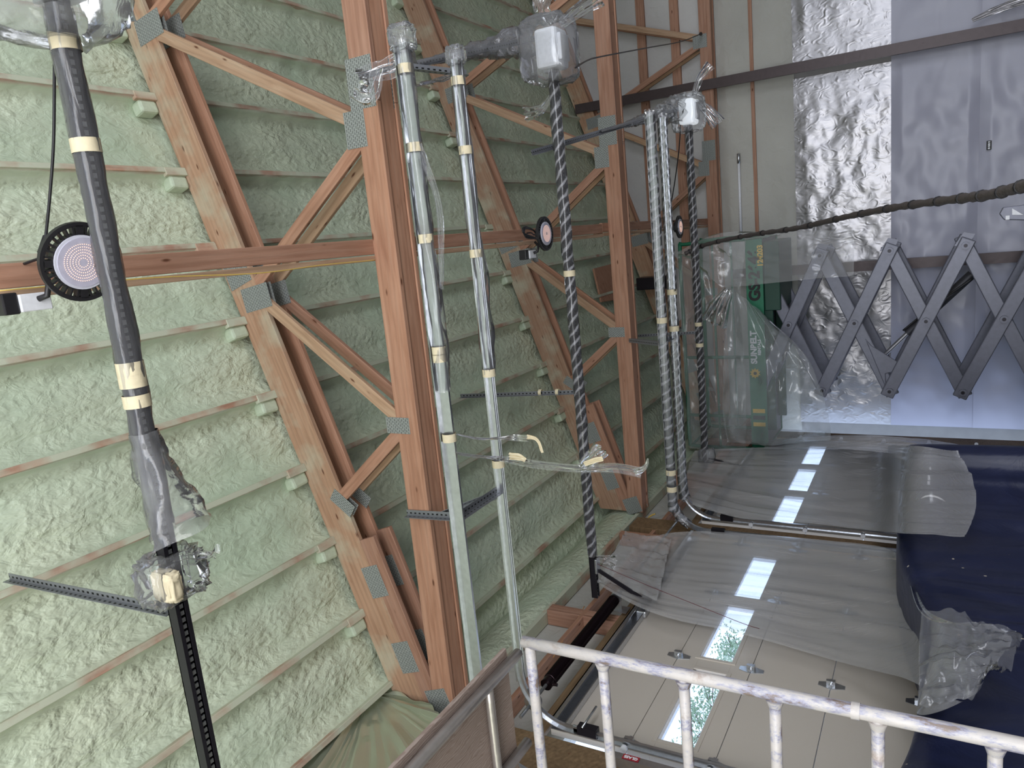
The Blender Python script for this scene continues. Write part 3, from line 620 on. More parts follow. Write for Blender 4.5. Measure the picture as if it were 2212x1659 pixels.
o2 = opener(y2_, 'middle opener, white motor bagged in plastic, spiral wrapped rail above the near white door', 1.30, -3.3, (1.28, rx(1279, 1200, y2_)), [rx(1236, 590, y2_)], arm2, 1.28)
slot_angle(ay_(995, 855, y2_), ay_(1250, 846, y2_), o2); band(ay_(1168, 848, y2_), (0, 0, 1), .03, .03, o2); band(ay_(1205, 847, y2_), (0, 0, 1), .03, .03, o2)
arm3 = [Vector((rx(1540, 990, y3_), y3_, ZO-.05)), ay_(1605, 1008, y3_), ay_(1608, 1028, y3_)]
o3 = opener(y3_, 'farthest opener with bright white bagged motor, its wrapped rail passing the green lift platform', 1.17, -3.3, (1.15, rx(1525, 1000, y3_)), [rx(1512, 700, y3_), rx(1513, 745, y3_)], arm3, 1.15)
slot_angle(ay_(1378, 725, y3_), ay_(1505, 718, y3_), o3)
# bags over the motors
def bag(c, sx, sy, sz, seed, parent, mat=None, name='plastic_bag', k=.15):
    bm = bmesh.new(); bmesh.ops.create_icosphere(bm, subdivisions=4, radius=1); V = []
    for v in bm.verts:
        p = v.co.copy(); q = Vector([math.copysign(abs(t)**.42, t) for t in p])
        d = 1+k*(1-2*abs(fn(p*2.2, 1, seed)))*.6+k*.5*fn(p*7, 1, seed); V.append(Vector(c)+Vector((q.x*sx, q.y*sy, q.z*sz))*d)
    F = [tuple(v.index for v in f.verts) for f in bm.faces]; bm.free(); return mk(name, V, F, mat or FILMB, parent, None, True)
def tail(pts, w0, w1, mat, parent, seed=0, name='plastic_tail', n=24, up=(0,0,1)):
    """flattened, pleated strip of film"""
    P = spline(pts, 8); m = len(P); V = []
    for i, p in enumerate(P):
        t = i/(m-1); T = (P[min(i+1, m-1)]-P[max(i-1, 0)]).normalized(); S = T.cross(FWV).normalized(); W = T.cross(S)
        wd = w0*(1-t)+w1*t
        for k in range(n+1):
            s = k/n-.5; V.append(p + S*s*wd*(1+.12*fn((t*5, seed, s*3))) + W*wd*.22*(math.sin(s*17+seed+t*2)*.5+fn((s*6, t*4, seed))))
    F = [(i*(n+1)+k, i*(n+1)+k+1, (i+1)*(n+1)+k+1, (i+1)*(n+1)+k) for i in range(m-1) for k in range(n)]
    return mk(name, V, F, mat, parent, None, True)
FWV = Vector((0, 1, 0))
bag((1.43, y2_, ZO+.02), .24, .18, .20, 2, o2); bag((1.29, y3_, ZO), .22, .18, .18, 5, o3); bag((1.10, y1_, ZO+.02), .25, .2, .2, 8, o1)
tail([(1.62, y2_, ZO-.02), (1.74, y2_-.02, ZO+.04), (1.86, y2_-.03, ZO-.0)], .08, .22, FILMB, o2, 3)
tail([(1.60, y2_, ZO-.1), (1.66, y2_-.02, ZO-.28), (1.72, y2_-.03, ZO-.46)], .08, .15, FILMB, o2, 4)
tail([(1.46, y3_, ZO-.08), (1.66, y3_, ZO-.16), (1.80, y3_, ZO-.30)], .05, .14, FILMB, o3, 5)
tail([(1.42, y3_, ZO-.10), (1.30, y3_, ZO-.22), (1.10, y3_, ZO-.36)], .05, .20, FILMB, o3, 6)
tail([(1.12, y2_, ZO), (1.0, y2_-.02, ZO+.12), (.98, y2_-.02, ZO+.28)], .04, .12, FILMB, o2, 7)
bag((rx(380, 1245, y1_), y1_, ZO+.0), .09, .11, .07, 9, o1, k=.4); k_ = bag((rx(378, 1248, y1_), y1_-.06, ZO-.05), .06, .03, .06, 10, o1, TAPE, 'tape_knot', .2); k_['label'] = 'cream tape knot'
sleeve('plastic_skirt', [(rx(330, 935, y1_), y1_, ZO), (rx(350, 1010, y1_), y1_+.01, ZO-.01), (rx(375, 1090, y1_), y1_+.03, ZO-.035), (rx(388, 1160, y1_), y1_+.05, ZO-.055)], .1, FILMB, o1, 11, 18, .4, 12, rf=lambda t: .052+.075*t**1.5)['label'] = 'flared open end of the clear plastic'
tail([(rx(380, 1215, y1_), y1_, ZO-.02), (rx(420, 1235, y1_), y1_+.10, ZO-.05), (rx(440, 1245, y1_), y1_+.16, ZO-.06)], .05, .14, FILMB, o1, 12)
tail([(rx(1283, 1205, y2_), y2_, ZO-.03), (rx(1305, 1210, y2_), y2_+.0, ZO-.13), (rx(1325, 1215, y2_), y2_, ZO-.23)], .05, .15, FILMB, o2, 13)
bag((rx(1530, 985, y3_), y3_, ZO-.02), .10, .08, .10, 14, o3)
# hanging cross angles for the motors and tracks
def hanger(name, p0, p1, lab, wrap=None, rr=(.012, .16)):
    R = thing(name, p0, lab, 'bracket', 'slotted angle hangers'); slot_angle(p0, p1, R, .045)
    if wrap: sleeve('plastic_sleeve', [Vector(p0).lerp(Vector(p1), wrap[0]), Vector(p0).lerp(Vector(p1), wrap[1])], .075, FILMB, R, 4, 18, .45, rf=lambda t: rr[0]+(rr[1]-rr[0])*t**1.6)
    return R
hanger('angle_hanger', az_(775, 165, 3.03), az_(1195, 75, 2.92), 'plastic wrapped slotted angle running from the nearest truss to the middle opener motor', (.1, .95))
hanger('angle_hanger', az_(1148, 330, 2.86), az_(1475, 232, 2.80), 'slotted angle running to the farthest opener motor, plastic hanging below it', (.35, .97))
hb = hanger('angle_hanger', (1.10, T0-.02, 2.9), (1.05, 4.3, 2.62), 'heavy punched angle bolted under the nearest truss chord beside the taped track ends')
hanger('angle_hanger', (-1.84, T0-.01, 3.26), (-1.82, T0-.01, 2.86), 'slotted angle hanging from the nearest truss chord above the bare tracks')
hanger('angle_hanger', (-1.83, T0-.0, 3.0), (-1.66, 4.03, 2.56), 'sloping slotted angle tying the pair of bare tracks to the nearest truss chord')
hanger('angle_hanger', (-1.64, 3.51, 2.545), (-1.64, 4.05, 2.545), 'short slotted angle bridging the pair of bare tracks')
hanger('angle_hanger', (-1.25, 7.55, 2.56), (-1.25, 8.0, 2.56), 'thin angle bridging the wrapped tracks under the middle truss')
hanger('angle_hanger', (-1.30, T1, 3.1), (-1.27, 7.6, 2.56), 'thin sloping angle tying the wrapped tracks to the middle truss')

# ================================================================ door tracks
ZT = 2.52
CH = [(-.026, 0), (-.026, .022), (-.020, .022), (-.020, .004), (.020, .004), (.020, .022), (.026, .022), (.026, 0)]
def sweep(pts, prof, side):
    P = [Vector(p) for p in pts]; V = []; n = len(prof)
    for i, p in enumerate(P):
        T = (P[min(i+1, len(P)-1)]-P[max(i-1, 0)]).normalized(); S = Vector(side); U = T.cross(S).normalized()
        for a, b in prof: V.append(p+U*a+S*b)
    F = [(i*n+k, i*n+(k+1) % n, (i+1)*n+(k+1) % n, (i+1)*n+k) for i in range(len(P)-1) for k in range(n)]
    return V, F + [tuple(range(n)), tuple(range((len(P)-1)*n, len(P)*n))[::-1]]
def track(y, side, lab, xe=1.08):
    R = thing('door_track', (xe, y, ZT), lab, 'garage door track', 'galvanised door tracks'); r = .36; cx = -3.345+r
    pts = [(xe, y, ZT), (cx, y, ZT)] + [(cx-r*math.sin(a), y, ZT-r+r*math.cos(a)) for a in [math.pi/2*k/12 for k in range(1, 13)]] + [(-3.345, y, -1.6)]
    V, F = sweep(pts, CH, (0, side, 0)); mk('track', V, F, GALV, R, None, False)
    MB().box(cx-.1, xe, y-.006*side-.001, y-.006*side+.002, ZT-.035, ZT+.045).box(cx-.1, xe, y-.03 if side > 0 else y, y if side > 0 else y+.03, ZT+.043, ZT+.046).build('stiffener_angle', GALV, R)
    MB().box(-3.40, -3.345, y-side*.03-.002, y-side*.03+.002, -1.6, 2.12).box(-3.345-.03, -3.345+.03, y-.004, y+.004, 2.02, 2.14).build('jamb_angle', GALV, R)
    MB().box(-3.36, -3.30, y-.03, y+.03, 1.96, 2.10).build('splice_plate', BLACK, R)
    return R
tA = track(3.51, 1, 'bare galvanised track over the unseen near door, wrapped only at its taped end')
tB = track(4.03, -1, 'galvanised track of the near white door, curving down behind the white scaffold')
tC = track(7.57, 1, 'plastic wrapped far track of the near white door, curving down at the jamb')
tD = track(7.97, -1, 'plastic wrapped near track of the far white door, ending in a bare curve')
tube('roller_shaft', [(-3.3, 4.0, 2.06), (-3.3, 4.25, 2.06)], .008, GALV, tB)
def lx(px, py, z): return az_(px, py, z).x
for R, y, tp in ((tA, 3.51, [(880, 150), (893, 318), (926, 515), (955, 755), (958, 770), (990, 935)]), (tB, 4.03, [(988, 175), (1007, 325), (1031, 547), (1061, 803), (1078, 1000)])):
    sleeve('plastic_sleeve', [(1.10, y, ZT), (.3, y, ZT), (-.3, y+.01, ZT-.01), (-.85, y, ZT)], .042, FILMW, R, y, 14, .5)['label'] = 'loose clear plastic sleeve'
    for a, b in tp: band((lx(a, b, ZT), y, ZT), (1, 0, 0), .043, .05, R)
bag((1.11, 3.51, ZT), .06, .05, .055, 21, tA, k=.4); bag((1.10, 4.03, ZT), .05, .04, .045, 22, tB, k=.4)
tail([(.55, 3.5, ZT-.03), (.2, 3.53, ZT-.10), (-.25, 3.53, ZT-.05)], .05, .04, FILM, tA, 23)
for R, y, tp in ((tC, 7.57, [(1427, 693), (1447, 1022), (1450, 1057)]), (tD, 7.97, [(1453, 630), (1455, 710)])):
    r = .36; cx = -3.345+r; e = 9 if y < 7.8 else 5
    sleeve('plastic_sleeve', [(1.12, y, ZT), (-1, y, ZT), (cx, y, ZT)] + [(cx-r*math.sin(a), y, ZT-r+r*math.cos(a)) for a in [math.pi/2*k/12 for k in range(1, e)]], .052, FILMSP, R, y, 14, .2, 24)['label'] = 'tight spiral of clear plastic'
    for a, b in tp: band((lx(a, b, ZT), y, ZT), (1, 0, 0), .056, .06, R)
# wrapped channel from the truss to the taped track end
R = thing('plastic_bundle', (1.0, 3.9, 3.0), 'clear plastic bunched over the bracket at the nearest truss chord beside the taped track ends', 'plastic sheeting', None)
tail([az_(775, 165, 2.98), az_(830, 150, 2.9), az_(880, 130, 2.75), az_(885, 160, 2.6)], .10, .15, FILMB, R, 31, 'plastic_fold'); tail([az_(770, 190, 2.95), az_(800, 200, 2.92), az_(815, 150, 2.9)], .16, .1, FILMB, R, 32, 'plastic_fold')
tail([az_(900, 185, 2.7), az_(940, 175, 2.7), az_(985, 160, 2.65)], .06, .05, FILMB, R, 33, 'plastic_fold')
# torn streamer
R = thing('torn_plastic', ay_(990, 980, 3.47), 'torn strip of clear plastic and tape trailing across both tracks toward the far truss', 'plastic sheeting')
Y_ = 3.92
def yz(px, t): return 3.44 if px < 1010 else (3.44+(px-1010)/65*.5 if px < 1075 else 3.94)
tail([ay_(988, 938, yz(988, 0)), ay_(1040, 948, yz(1040, 0)), ay_(1100, 945, yz(1100, 0)), ay_(1140, 947, yz(1140, 0))], .02, .05, FILMB, R, 41, 'plastic_strip'); tail([ay_(1138, 943, yz(1138, 0)), ay_(1160, 950, yz(1160, 0)), ay_(1172, 978, yz(1172, 0))], .03, .02, TAPE, R, 42, 'tape_strip')
tail([ay_(990, 980, yz(990, 0)), ay_(1080, 990, yz(1080, 0)), ay_(1150, 1002, yz(1150, 0)), ay_(1250, 1012, yz(1250, 0)), ay_(1330, 1012, yz(1330, 0)), ay_(1385, 1022, yz(1385, 0))], .05, .07, FILMB, R, 43, 'plastic_strip'); tail([ay_(1255, 1012, yz(1255, 0)), ay_(1280, 990, yz(1280, 0)), ay_(1300, 968, yz(1300, 0))], .06, .12, FILMB, R, 44, 'plastic_strip')
tail([ay_(1370, 1020, yz(1370, 0)), ay_(1392, 1010, yz(1392, 0)), ay_(1400, 990, yz(1400, 0))], .05, .01, FILMB, R, 45, 'plastic_strip'); tail([ay_(1262, 1003, yz(1262, 0)-.03), ay_(1280, 996, yz(1280, 0)-.03), ay_(1302, 990, yz(1302, 0)-.03)], .03, .03, TAPE, R, 46, 'tape_strip')
tail([ay_(1100, 985, yz(1100, 0)), ay_(1125, 988, yz(1125, 0)), ay_(1135, 995, yz(1135, 0))], .05, .03, TAPE, R, 47, 'tape_strip')

# ================================================================ torsion spring
R = thing('torsion_spring', (-3.26, 5.7, 2.50), 'black torsion spring on its steel shaft above the near white door', 'torsion spring')
MB().cyl((-3.26, 3.9, 2.48), (-3.26, 7.6, 2.48), .0127, 12).build('shaft', GALVD, R, smooth=True)
nr = 260; tube('coil', [(-3.26, 5.66-1.30*i/nr, 2.48) for i in range(nr+1)], .05, SPRING, R, 18, rf=lambda t: .051 if int(round(t*nr)) % 2 else .0455)
MB().cyl((-3.26, 4.35, 2.48), (-3.26, 4.30, 2.48), .045, 16).cyl((-3.26, 4.32, 2.53), (-3.26, 4.33, 2.40), .012).build('winding_cone', SPRING, R, smooth=True)
MB().cyl((-3.26, 5.68, 2.48), (-3.26, 5.72, 2.48), .05, 16).build('anchor_cone', GALV, R)
MB().prism([(-.06, -.11), (.06, -.11), (.05, .13), (-.05, .13)], .005, Matrix.Translation((-3.38, 5.73, 2.49)) @ Matrix.Rotation(math.pi/2, 4, 'Z')).box(-3.38, -3.22, 5.725, 5.73, 2.44, 2.52).build('anchor_bracket', GALV, R)
MB().cyl((-3.26, 4.12, 2.48), (-3.26, 4.07, 2.48), .06, 20).build('cable_drum', GALV, R)

# ================================================================ scaffold in the foreground
YS = 2.27; XS = -.683*YS
SC = thing('scaffold', (XS, YS, -1.62), 'white painted scaffold end frame with chipped paint standing in the foreground', 'scaffold')
def round_tube(name, p0, p1, r, parent, mat=None, n=16): return tube(name, [Vector(p0).lerp(Vector(p1), i/6) for i in range(7)], r, mat or WORN, parent, n)
round_tube('post', (XS, YS, -1.62), (XS, YS, .605*YS+.02), .0235, SC); round_tube('post', (XS-1.5, YS, -1.62), (XS-1.5, YS, .605*YS+.02), .0235, SC)
zs = [(.601-.1345*k)*YS for k in range(9)]
for k, z in enumerate(zs):
    o = round_tube('top_bar' if k == 0 else 'rung', (XS-.005, YS, z), (XS-1.495, YS, z), .0195 if k else .021, SC, n=14)
for z in zs[1:]:
    wl = MB(); wl.add(*tubegeo([(XS-.02, YS, z), (XS-.032, YS, z), (XS-.045, YS, z)], .026, 14, rf=lambda t: .030-.008*t)); wl.build('weld_collar', WORN, SC, smooth=True)
cp = MB().cyl((XS, YS, zs[4]+.05), (XS, YS, zs[4]+.075), .027, 16).build('coupling_ring', WORN, SC, smooth=True)
pl = thing('scaffold_plank', (-1.8, 1.0, 1.40), 'weathered plywood scaffold plank with grey tube rails resting on the white frame', 'scaffold plank'); zp = .618*YS+.012
round_tube('side_rail', (-1.600, -.9, zp), (-1.600, YS-.01, zp), .021, pl, ALU); round_tube('side_rail', (-1.995, -.9, zp), (-1.995, YS-.01, zp), .021, pl, ALU)
for y in (2.03, 1.42, .8, .2): round_tube('cross_tube', (-1.60, y, zp), (-1.995, y, zp), .017, pl, ALU)
MB().box(-2.10, -1.555, -.9, YS-.06, zp+.021, zp+.037).build('plywood_deck', PLY, pl, bevel=.002)
MB().box(-2.13, -2.10, -.9, YS-.06, zp+.0, zp+.045).build('deck_edge', PLY, pl)

# ================================================================ scissor lift
YL = 10.72
LF = thing('scissor_lift', (-1.6, YL+.6, -1.62), 'green scissor lift with grey arms raised high, its platform bagged in plastic', 'scissor lift')
xL, xR = -3.36, -.34; zt, zb = .2165*YL, .195*YL
MB().box(xL, xR, YL, YL+.012, zb, zt).box(xL, xL+.012, YL, YL+1.15, zb, zt).box(xR-.012, xR, YL, YL+1.15, zb, zt).box(xL, xR, YL+1.14, YL+1.15, zb, zt).build('toe_board', GREEN, LF, bevel=.003)
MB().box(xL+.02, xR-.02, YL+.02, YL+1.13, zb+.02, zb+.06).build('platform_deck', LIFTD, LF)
sup = MB(); 
for yy in (YL+.14, YL+.98): sup.box(-3.1, -.45, yy-.03, yy+.03, zb-.10, zb+.02)
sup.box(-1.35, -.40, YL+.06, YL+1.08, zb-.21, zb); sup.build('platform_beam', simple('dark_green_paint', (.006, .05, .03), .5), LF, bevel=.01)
def rail_(pts, r=.027): return tube('guard_rail', pts, r, GREEN, LF, 10)
zr3, zm3 = .302*YL, .259*YL
for yy in (YL+.0, YL+1.12):
    rail_(spline([(xL, yy, zt), (xL, yy, zr3-.1), (xL+.1, yy, zr3), (-2.6, yy, zr3), (-1.5, yy, zr3), (xR-.1, yy, zr3), (xR, yy, zr3-.1), (xR, yy, zt)], 6)); rail_([(xL, yy, zm3), (xR, yy, zm3)], .017)
    for x in ((-2.88, -2.0) if yy < YL+.5 else ()): rail_([(x, yy, zt), (x, yy, zr3)], .024)
for x in (xL, xR):
    for z in (zr3-.02,): rail_([(x, YL, z), (x, YL+1.12, z)], .018)
MT = lambda x, z, s=1: Matrix.Translation((x, YL-.004, z)) @ Matrix.Rotation(math.pi/2, 4, 'X')
t_ = text('model_lettering', 'GS-2646', .205, MT(-.84, .2055*YL), BLK, LF)
t_ = text('brand_lettering', 'SUNBELT', .115, MT(-1.86, .2085*YL+.01), WHITE, LF); t_ = text('brand_lettering', 'RENTALS', .055, MT(-1.86, .2085*YL-.065), WHITE, LF)
t_ = text('unit_number', '124203', .10, MT(-.58, .1975*YL+.00), YEL, LF)
sun = MB(); pts = []
for k in range(20): a = 2*math.pi*k/20; r_ = .078 if k % 2 == 0 else .052; pts.append((r_*math.cos(a), r_*math.sin(a)))
sun.prism(pts, .003, Matrix.Translation((-2.235, YL-.003, .209*YL))); so = sun.build('sun_emblem', YEL, LF); MB().cyl((-2.235, YL-.004, .209*YL), (-2.235, YL-.007, .209*YL), .024, 14).build('emblem_centre', BLK, so)
for k in range(3): MB().box(-3.02+k*.1, -2.96+k*.1, YL-.004, YL-.002, zb+.03, zt-.03, Matrix.Shear('XZ', 4, (0, 0)) if False else None).build('warning_label', (YEL, BLK, YEL)[k], LF)
# scissor stack
xc, xe0, xe1 = -.1455*YL, -.0595*YL, -.2318*YL; dz = .0389*YL
def arm(p0, p1, y, th=.06, w=.165, mat=LIFT, name='scissor_arm'):
    a, b = Vector((p0[0], y, p0[1])), Vector((p1[0], y, p1[1])); d = (b-a).normalized()*.085
    M, L = frame(a-d, b+d, (0, 1, 0)); mb = MB(); mb.box(0, L, -w/2, w/2, -th/2, th/2); o = mk(name, mb.V, mb.F, mat, LF, M); bev(o, .012, 2); return o
cs = [(.166-.0777*k)*YL for k in range(5)]
for k, c in enumerate(cs):
    if k == 0: xa_ = xe0
    for yy in (YL+.10, YL+.92):
        arm((xe0, c+dz*(1 if k else .7)), (xe1, c-dz), yy-.0, .055) if False else None
        arm((xe1, c+dz), (xe0, c-dz), yy); arm((xe1, c-dz), (xe0, c+dz), yy+.07)
    for x, z in ((xc, c), (xe1, c-dz), (xe0, c-dz)):
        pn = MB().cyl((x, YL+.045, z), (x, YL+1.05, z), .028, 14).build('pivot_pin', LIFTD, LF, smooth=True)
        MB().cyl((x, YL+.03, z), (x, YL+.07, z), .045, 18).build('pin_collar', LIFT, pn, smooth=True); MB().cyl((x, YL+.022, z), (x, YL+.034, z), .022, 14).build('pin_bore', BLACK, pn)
for k, c in enumerate(cs): MB().prism([(xe0+.0, c-dz+.12), (xe0+.16, c-dz+.02), (xe0+.13, c-dz-.10), (xe0+.0, c-dz-.04)], .02, Matrix.Translation((0, YL+.14, 0))).build('gusset_ear', LIFT, LF)
MB().prism([(xc-.32, cs[1]-.20), (xc-.22, cs[1]-.12), (xe1+.0, cs[1]-dz+.04), (xe1+.22, cs[1]-dz+.05), (xc-.62, cs[1]-.62)], .02, Matrix.Translation((0, YL+.14, 0))).build('cylinder_web', LIFT, LF, bevel=.01)
def yp(px, py, y): return ay_(px, py, y)
a, b, c_ = yp(1905, 772, YL+.5), yp(1960, 720, YL+.5), yp(2100, 592, YL+.5)
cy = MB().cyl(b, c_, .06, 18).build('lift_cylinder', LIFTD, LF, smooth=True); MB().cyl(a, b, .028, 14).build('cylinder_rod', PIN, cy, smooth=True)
tube('hydraulic_hose', spline([b+Vector((.05, -.07, .05)), b.lerp(c_, .5)+Vector((.02, -.09, .03)), c_+Vector((-.05, -.1, 0))], 8), .012, BLACKR, LF)
MB().box(-2.75, -.5, YL+.0, YL+1.17, -1.42, -1.05).build('chassis', GREEN, LF, bevel=.03)
for x in (-2.4, -.85):
    for y in (YL+.05, YL+1.05): MB().cyl((x, y-.08, -1.44), (x, y+.08, -1.44), .18, 24).build('wheel', BLACKR, LF, smooth=True)
# grey bracket at the photo's right edge: entry ladder of a parked machine
pb = MB(); P3 = [yp(2158, 462, 9.0), yp(2166, 448, 9.0), yp(2230, 440, 9.0), yp(2300, 444, 9.0), yp(2300, 482, 9.0), yp(2220, 476, 9.0), yp(2168, 475, 9.0)]
R = thing('steel_bracket', P3[2]-Vector((0, 0, .9)), 'grey steel plate bracket with a triangular hole at the right edge beside the end wall', 'bracket')
mbp = MB(); mbp.prism([(p.x, p.z) for p in P3], .04, Matrix.Translation((0, 9., 0))); mbp.build('plate', LIFT, R, bevel=.01)
h_ = [yp(2186, 450, 9.), yp(2210, 464, 9.), yp(2186, 464, 9.)]; mbp = MB(); mbp.prism([(p.x, p.z) for p in h_], .006, Matrix.Translation((0, 8.977, 0))); mbp.build('triangle_mark', WHITE, R)
h_ = yp(2176, 470, 9.); MB().box(h_.x-.02, h_.x+.02, 8.973, 8.978, h_.z-.016, h_.z+.016).build('white_sticker', WHITE, R); MB().box(P3[2].x-.05, P3[2].x+.05, 9.02, 9.1, -1.62, P3[2].z-.1).build('stand', LIFT, R)

# ================================================================ plastic sheets
def catm(a, b, c, d, t): return .5*((2*b)+(c-a)*t+(2*a-5*b+4*c-d)*t*t+(3*b-a-3*c+d)*t**3)
def sheet(name, rows, nu, nv, mat, parent=None, amp=.04, fu=9., seed=0, nrm=(1, 0, 0), along=.35):
    """rows: list of rows of control points; nu columns, nv rows"""
    R_ = [[Vector(p) for p in r] for r in rows]; n = Vector(nrm)
    def ev(row, s):
        m = len(row)-1; f = s*m; i = min(int(f), m-1); t = f-i; return catm(row[max(i-1, 0)], row[i], row[i+1], row[min(i+2, m)], t)
    V = []
    for j in range(nv+1):
        q = j/nv*(len(R_)-1); jj = min(int(q), len(R_)-2); t = q-jj
        for i in range(nu+1):
            s = i/nu; p = catm(ev(R_[max(jj-1, 0)], s), ev(R_[jj], s), ev(R_[jj+1], s), ev(R_[min(jj+2, len(R_)-1)], s), t)
            v = j/nv; sw = s*fu+1.2*fn((v*1.5, s*2, seed)); f = fn((sw, v*along*4, seed))+.5*fn((sw*2.3, v*along*7, seed+9)); f += .35*(1-abs(fn((s*6+v*3, v*7-s*2, seed+3)))*2)
            V.append(p+n*amp*f)
    F = [(j*(nu+1)+i, j*(nu+1)+i+1, (j+1)*(nu+1)+i+1, (j+1)*(nu+1)+i) for j in range(nv) for i in range(nu)]
    return mk(name, V, F, mat, parent, None, True)
X1 = -3.22
def a1(px, py, x=X1): return ax_(px, py, x)
s1 = sheet('plastic_sheet', [[a1(1405, 1163), a1(1350, 1195), a1(1310, 1235), a1(1290, 1262)],
    [a1(1480, 1150), a1(1450, 1215), a1(1430, 1275), a1(1400, 1322)],
    [a1(1640, 1158), a1(1630, 1230), a1(1620, 1300), a1(1600, 1372)],
    [a1(1800, 1170), a1(1800, 1250), a1(1795, 1340), a1(1790, 1425)],
    [a1(1935, 1195, -3.05), a1(1960, 1280, -3.0), a1(1970, 1370, -2.95), a1(1978, 1478, -2.85)],
    [a1(1990, 1325, -2.44), a1(2040, 1352, -2.40), a1(2030, 1450, -2.42), a1(1984, 1545, -2.45)],
    [a1(2110, 1345, -2.36), a1(2185, 1385, -2.36), a1(2140, 1445, -2.36), a1(2110, 1502, -2.36)]], 90, 120, FILMS, amp=.028, seed=1)
tag(s1, 'clear plastic sheet hanging over the near white door and spilling across the blue tarp', 'plastic sheet', 'plastic sheets over the doors')
s1b = sheet('plastic_sheet', [[a1(1992, 1325, -2.34), a1(1985, 1400, -2.36), a1(1985, 1470, -2.36), a1(1982, 1545, -2.38)], [a1(2070, 1330, -2.28), a1(2065, 1400, -2.26), a1(2060, 1460, -2.3), a1(2050, 1525, -2.34)],
    [a1(2140, 1355, -2.26), a1(2135, 1400, -2.2), a1(2130, 1440, -2.25), a1(2105, 1500, -2.3)], [a1(2210, 1380, -2.26), a1(2200, 1405, -2.25), a1(2180, 1435, -2.26), a1(2140, 1450, -2.3)]], 50, 50, FILM, amp=.09, seed=5, fu=5)
tag(s1b, 'crumpled clear plastic end pointing right over the blue tarp, below the near door sheet', 'plastic sheet', 'plastic sheets over the doors')
X2 = -3.2
s2 = sheet('plastic_sheet', [[a1(1500, 975, X2), a1(1490, 1000, X2), a1(1480, 1040, X2), a1(1470, 1082, X2)],
    [a1(1620, 968, X2), a1(1610, 1010, X2), a1(1600, 1060, X2), a1(1600, 1118, X2)],
    [a1(1760, 965, X2), a1(1760, 1020, X2), a1(1755, 1080, X2), a1(1750, 1130, X2)],
    [a1(1900, 962, X2), a1(1900, 1030, X2), a1(1900, 1090, X2), a1(1890, 1148, X2)],
    [a1(1960, 965, -2.02), a1(1955, 1030, -2.14), a1(1952, 1090, -2.28), a1(1950, 1155, -2.38)],
    [a1(2070, 980, -1.98), a1(2100, 1030, -2.10), a1(2108, 1100, -2.24), a1(2083, 1165, -2.32)]], 90, 100, FILMS, amp=.025, seed=2, fu=12)
tag(s2, 'streaky clear plastic sheet over the far white door, its round end lapping the blue tarp', 'plastic sheet', 'plastic sheets over the doors')
s2b = sheet('plastic_sheet', [[a1(1660, 950, -3.28), a1(1650, 968, -3.24)], [a1(1800, 940, -3.2), a1(1790, 968, -3.15)], [a1(1900, 940, -3.1), a1(1890, 975, -3.0)], [a1(1985, 948, -2.8), a1(1975, 980, -2.7)], [a1(2080, 962, -2.5), a1(2070, 988, -2.3)]], 20, 60, FILMS, amp=.06, seed=12, fu=6, nrm=(0, -1, 0))
tag(s2b, 'low ruffled plastic edge between the far door and the foil of the end wall', 'plastic sheet', 'plastic sheets over the doors')
hz = sheet('plastic_sheet', [[az_(1350, 1150, 2.66), az_(1290, 1262, 2.66)], [a1(1400, 1160, -3.2), a1(1330, 1262, -3.2)], [a1(1450, 1165, -3.15), a1(1420, 1300, -3.15)]], 40, 30, FILMS, amp=.05, seed=14, nrm=(1, 0, 0))
tag(hz, 'gathered plastic pinned along the wall framing above the near white door', 'plastic sheet', 'plastic sheets over the doors')
# lift covers
YC = YL-.09
c1 = sheet('lift_cover', [[ay_(1462, 545, YC), ay_(1468, 650, YC), ay_(1476, 760, YC), ay_(1483, 860, YC), ay_(1490, 968, YC)],
    [ay_(1530, 530, YC), ay_(1535, 640, YC), ay_(1540, 760, YC), ay_(1545, 870, YC), ay_(1552, 972, YC)],
    [ay_(1612, 520, YC), ay_(1600, 640, YC-.02), ay_(1606, 760, YC), ay_(1612, 870, YC), ay_(1612, 975, YC)]], 90, 50, FILMP, amp=.05, seed=3, nrm=(0, -1, 0), fu=6)
tag(c1, 'clear plastic wrapped flat over the green guard rails of the lift', 'plastic cover', 'plastic over the lift platform')
c2 = sheet('lift_cover', [[ay_(1462, 545, YC-.02), ay_(1550, 505, YC-.02), ay_(1650, 500, YC-.1), ay_(1750, 498, YC-.2), ay_(1845, 497, YC-.25)],
    [ay_(1500, 570, YC-.03), ay_(1560, 555, YC-.05), ay_(1650, 555, YC-.12), ay_(1750, 548, YC-.22), ay_(1845, 545, YC-.27)],
    [ay_(1560, 620, YC-.03), ay_(1610, 618, YC-.08), ay_(1660, 612, YC-.15), ay_(1750, 603, YC-.24), ay_(1845, 596, YC-.28)]], 70, 40, FILMS, amp=.05, seed=4, nrm=(0, -1, 0), fu=4)
tag(c2, 'hazy plastic flap hanging straight down from the right end of the lift platform', 'plastic cover', 'plastic over the lift platform')
YD = YL-.22
c3 = sheet('lift_cover', [[ay_(1575, 620, YD), ay_(1570, 700, YD), ay_(1562, 800, YD), ay_(1565, 900, YD), ay_(1572, 955, YD)],
    [ay_(1605, 640, YD), ay_(1635, 720, YD-.1), ay_(1640, 800, YD-.12), ay_(1625, 890, YD-.1), ay_(1620, 958, YD)],
    [ay_(1635, 665, YD), ay_(1690, 735, YD-.12), ay_(1700, 815, YD-.15), ay_(1690, 905, YD-.12), ay_(1665, 962, YD)],
    [ay_(1660, 690, YD), ay_(1735, 760, YD-.1), ay_(1770, 830, YD-.15), ay_(1792, 905, YD-.1), ay_(1795, 948, YD)]], 70, 60, FILMP, amp=.08, seed=6, nrm=(0, -1, 0), fu=3, along=1.2)
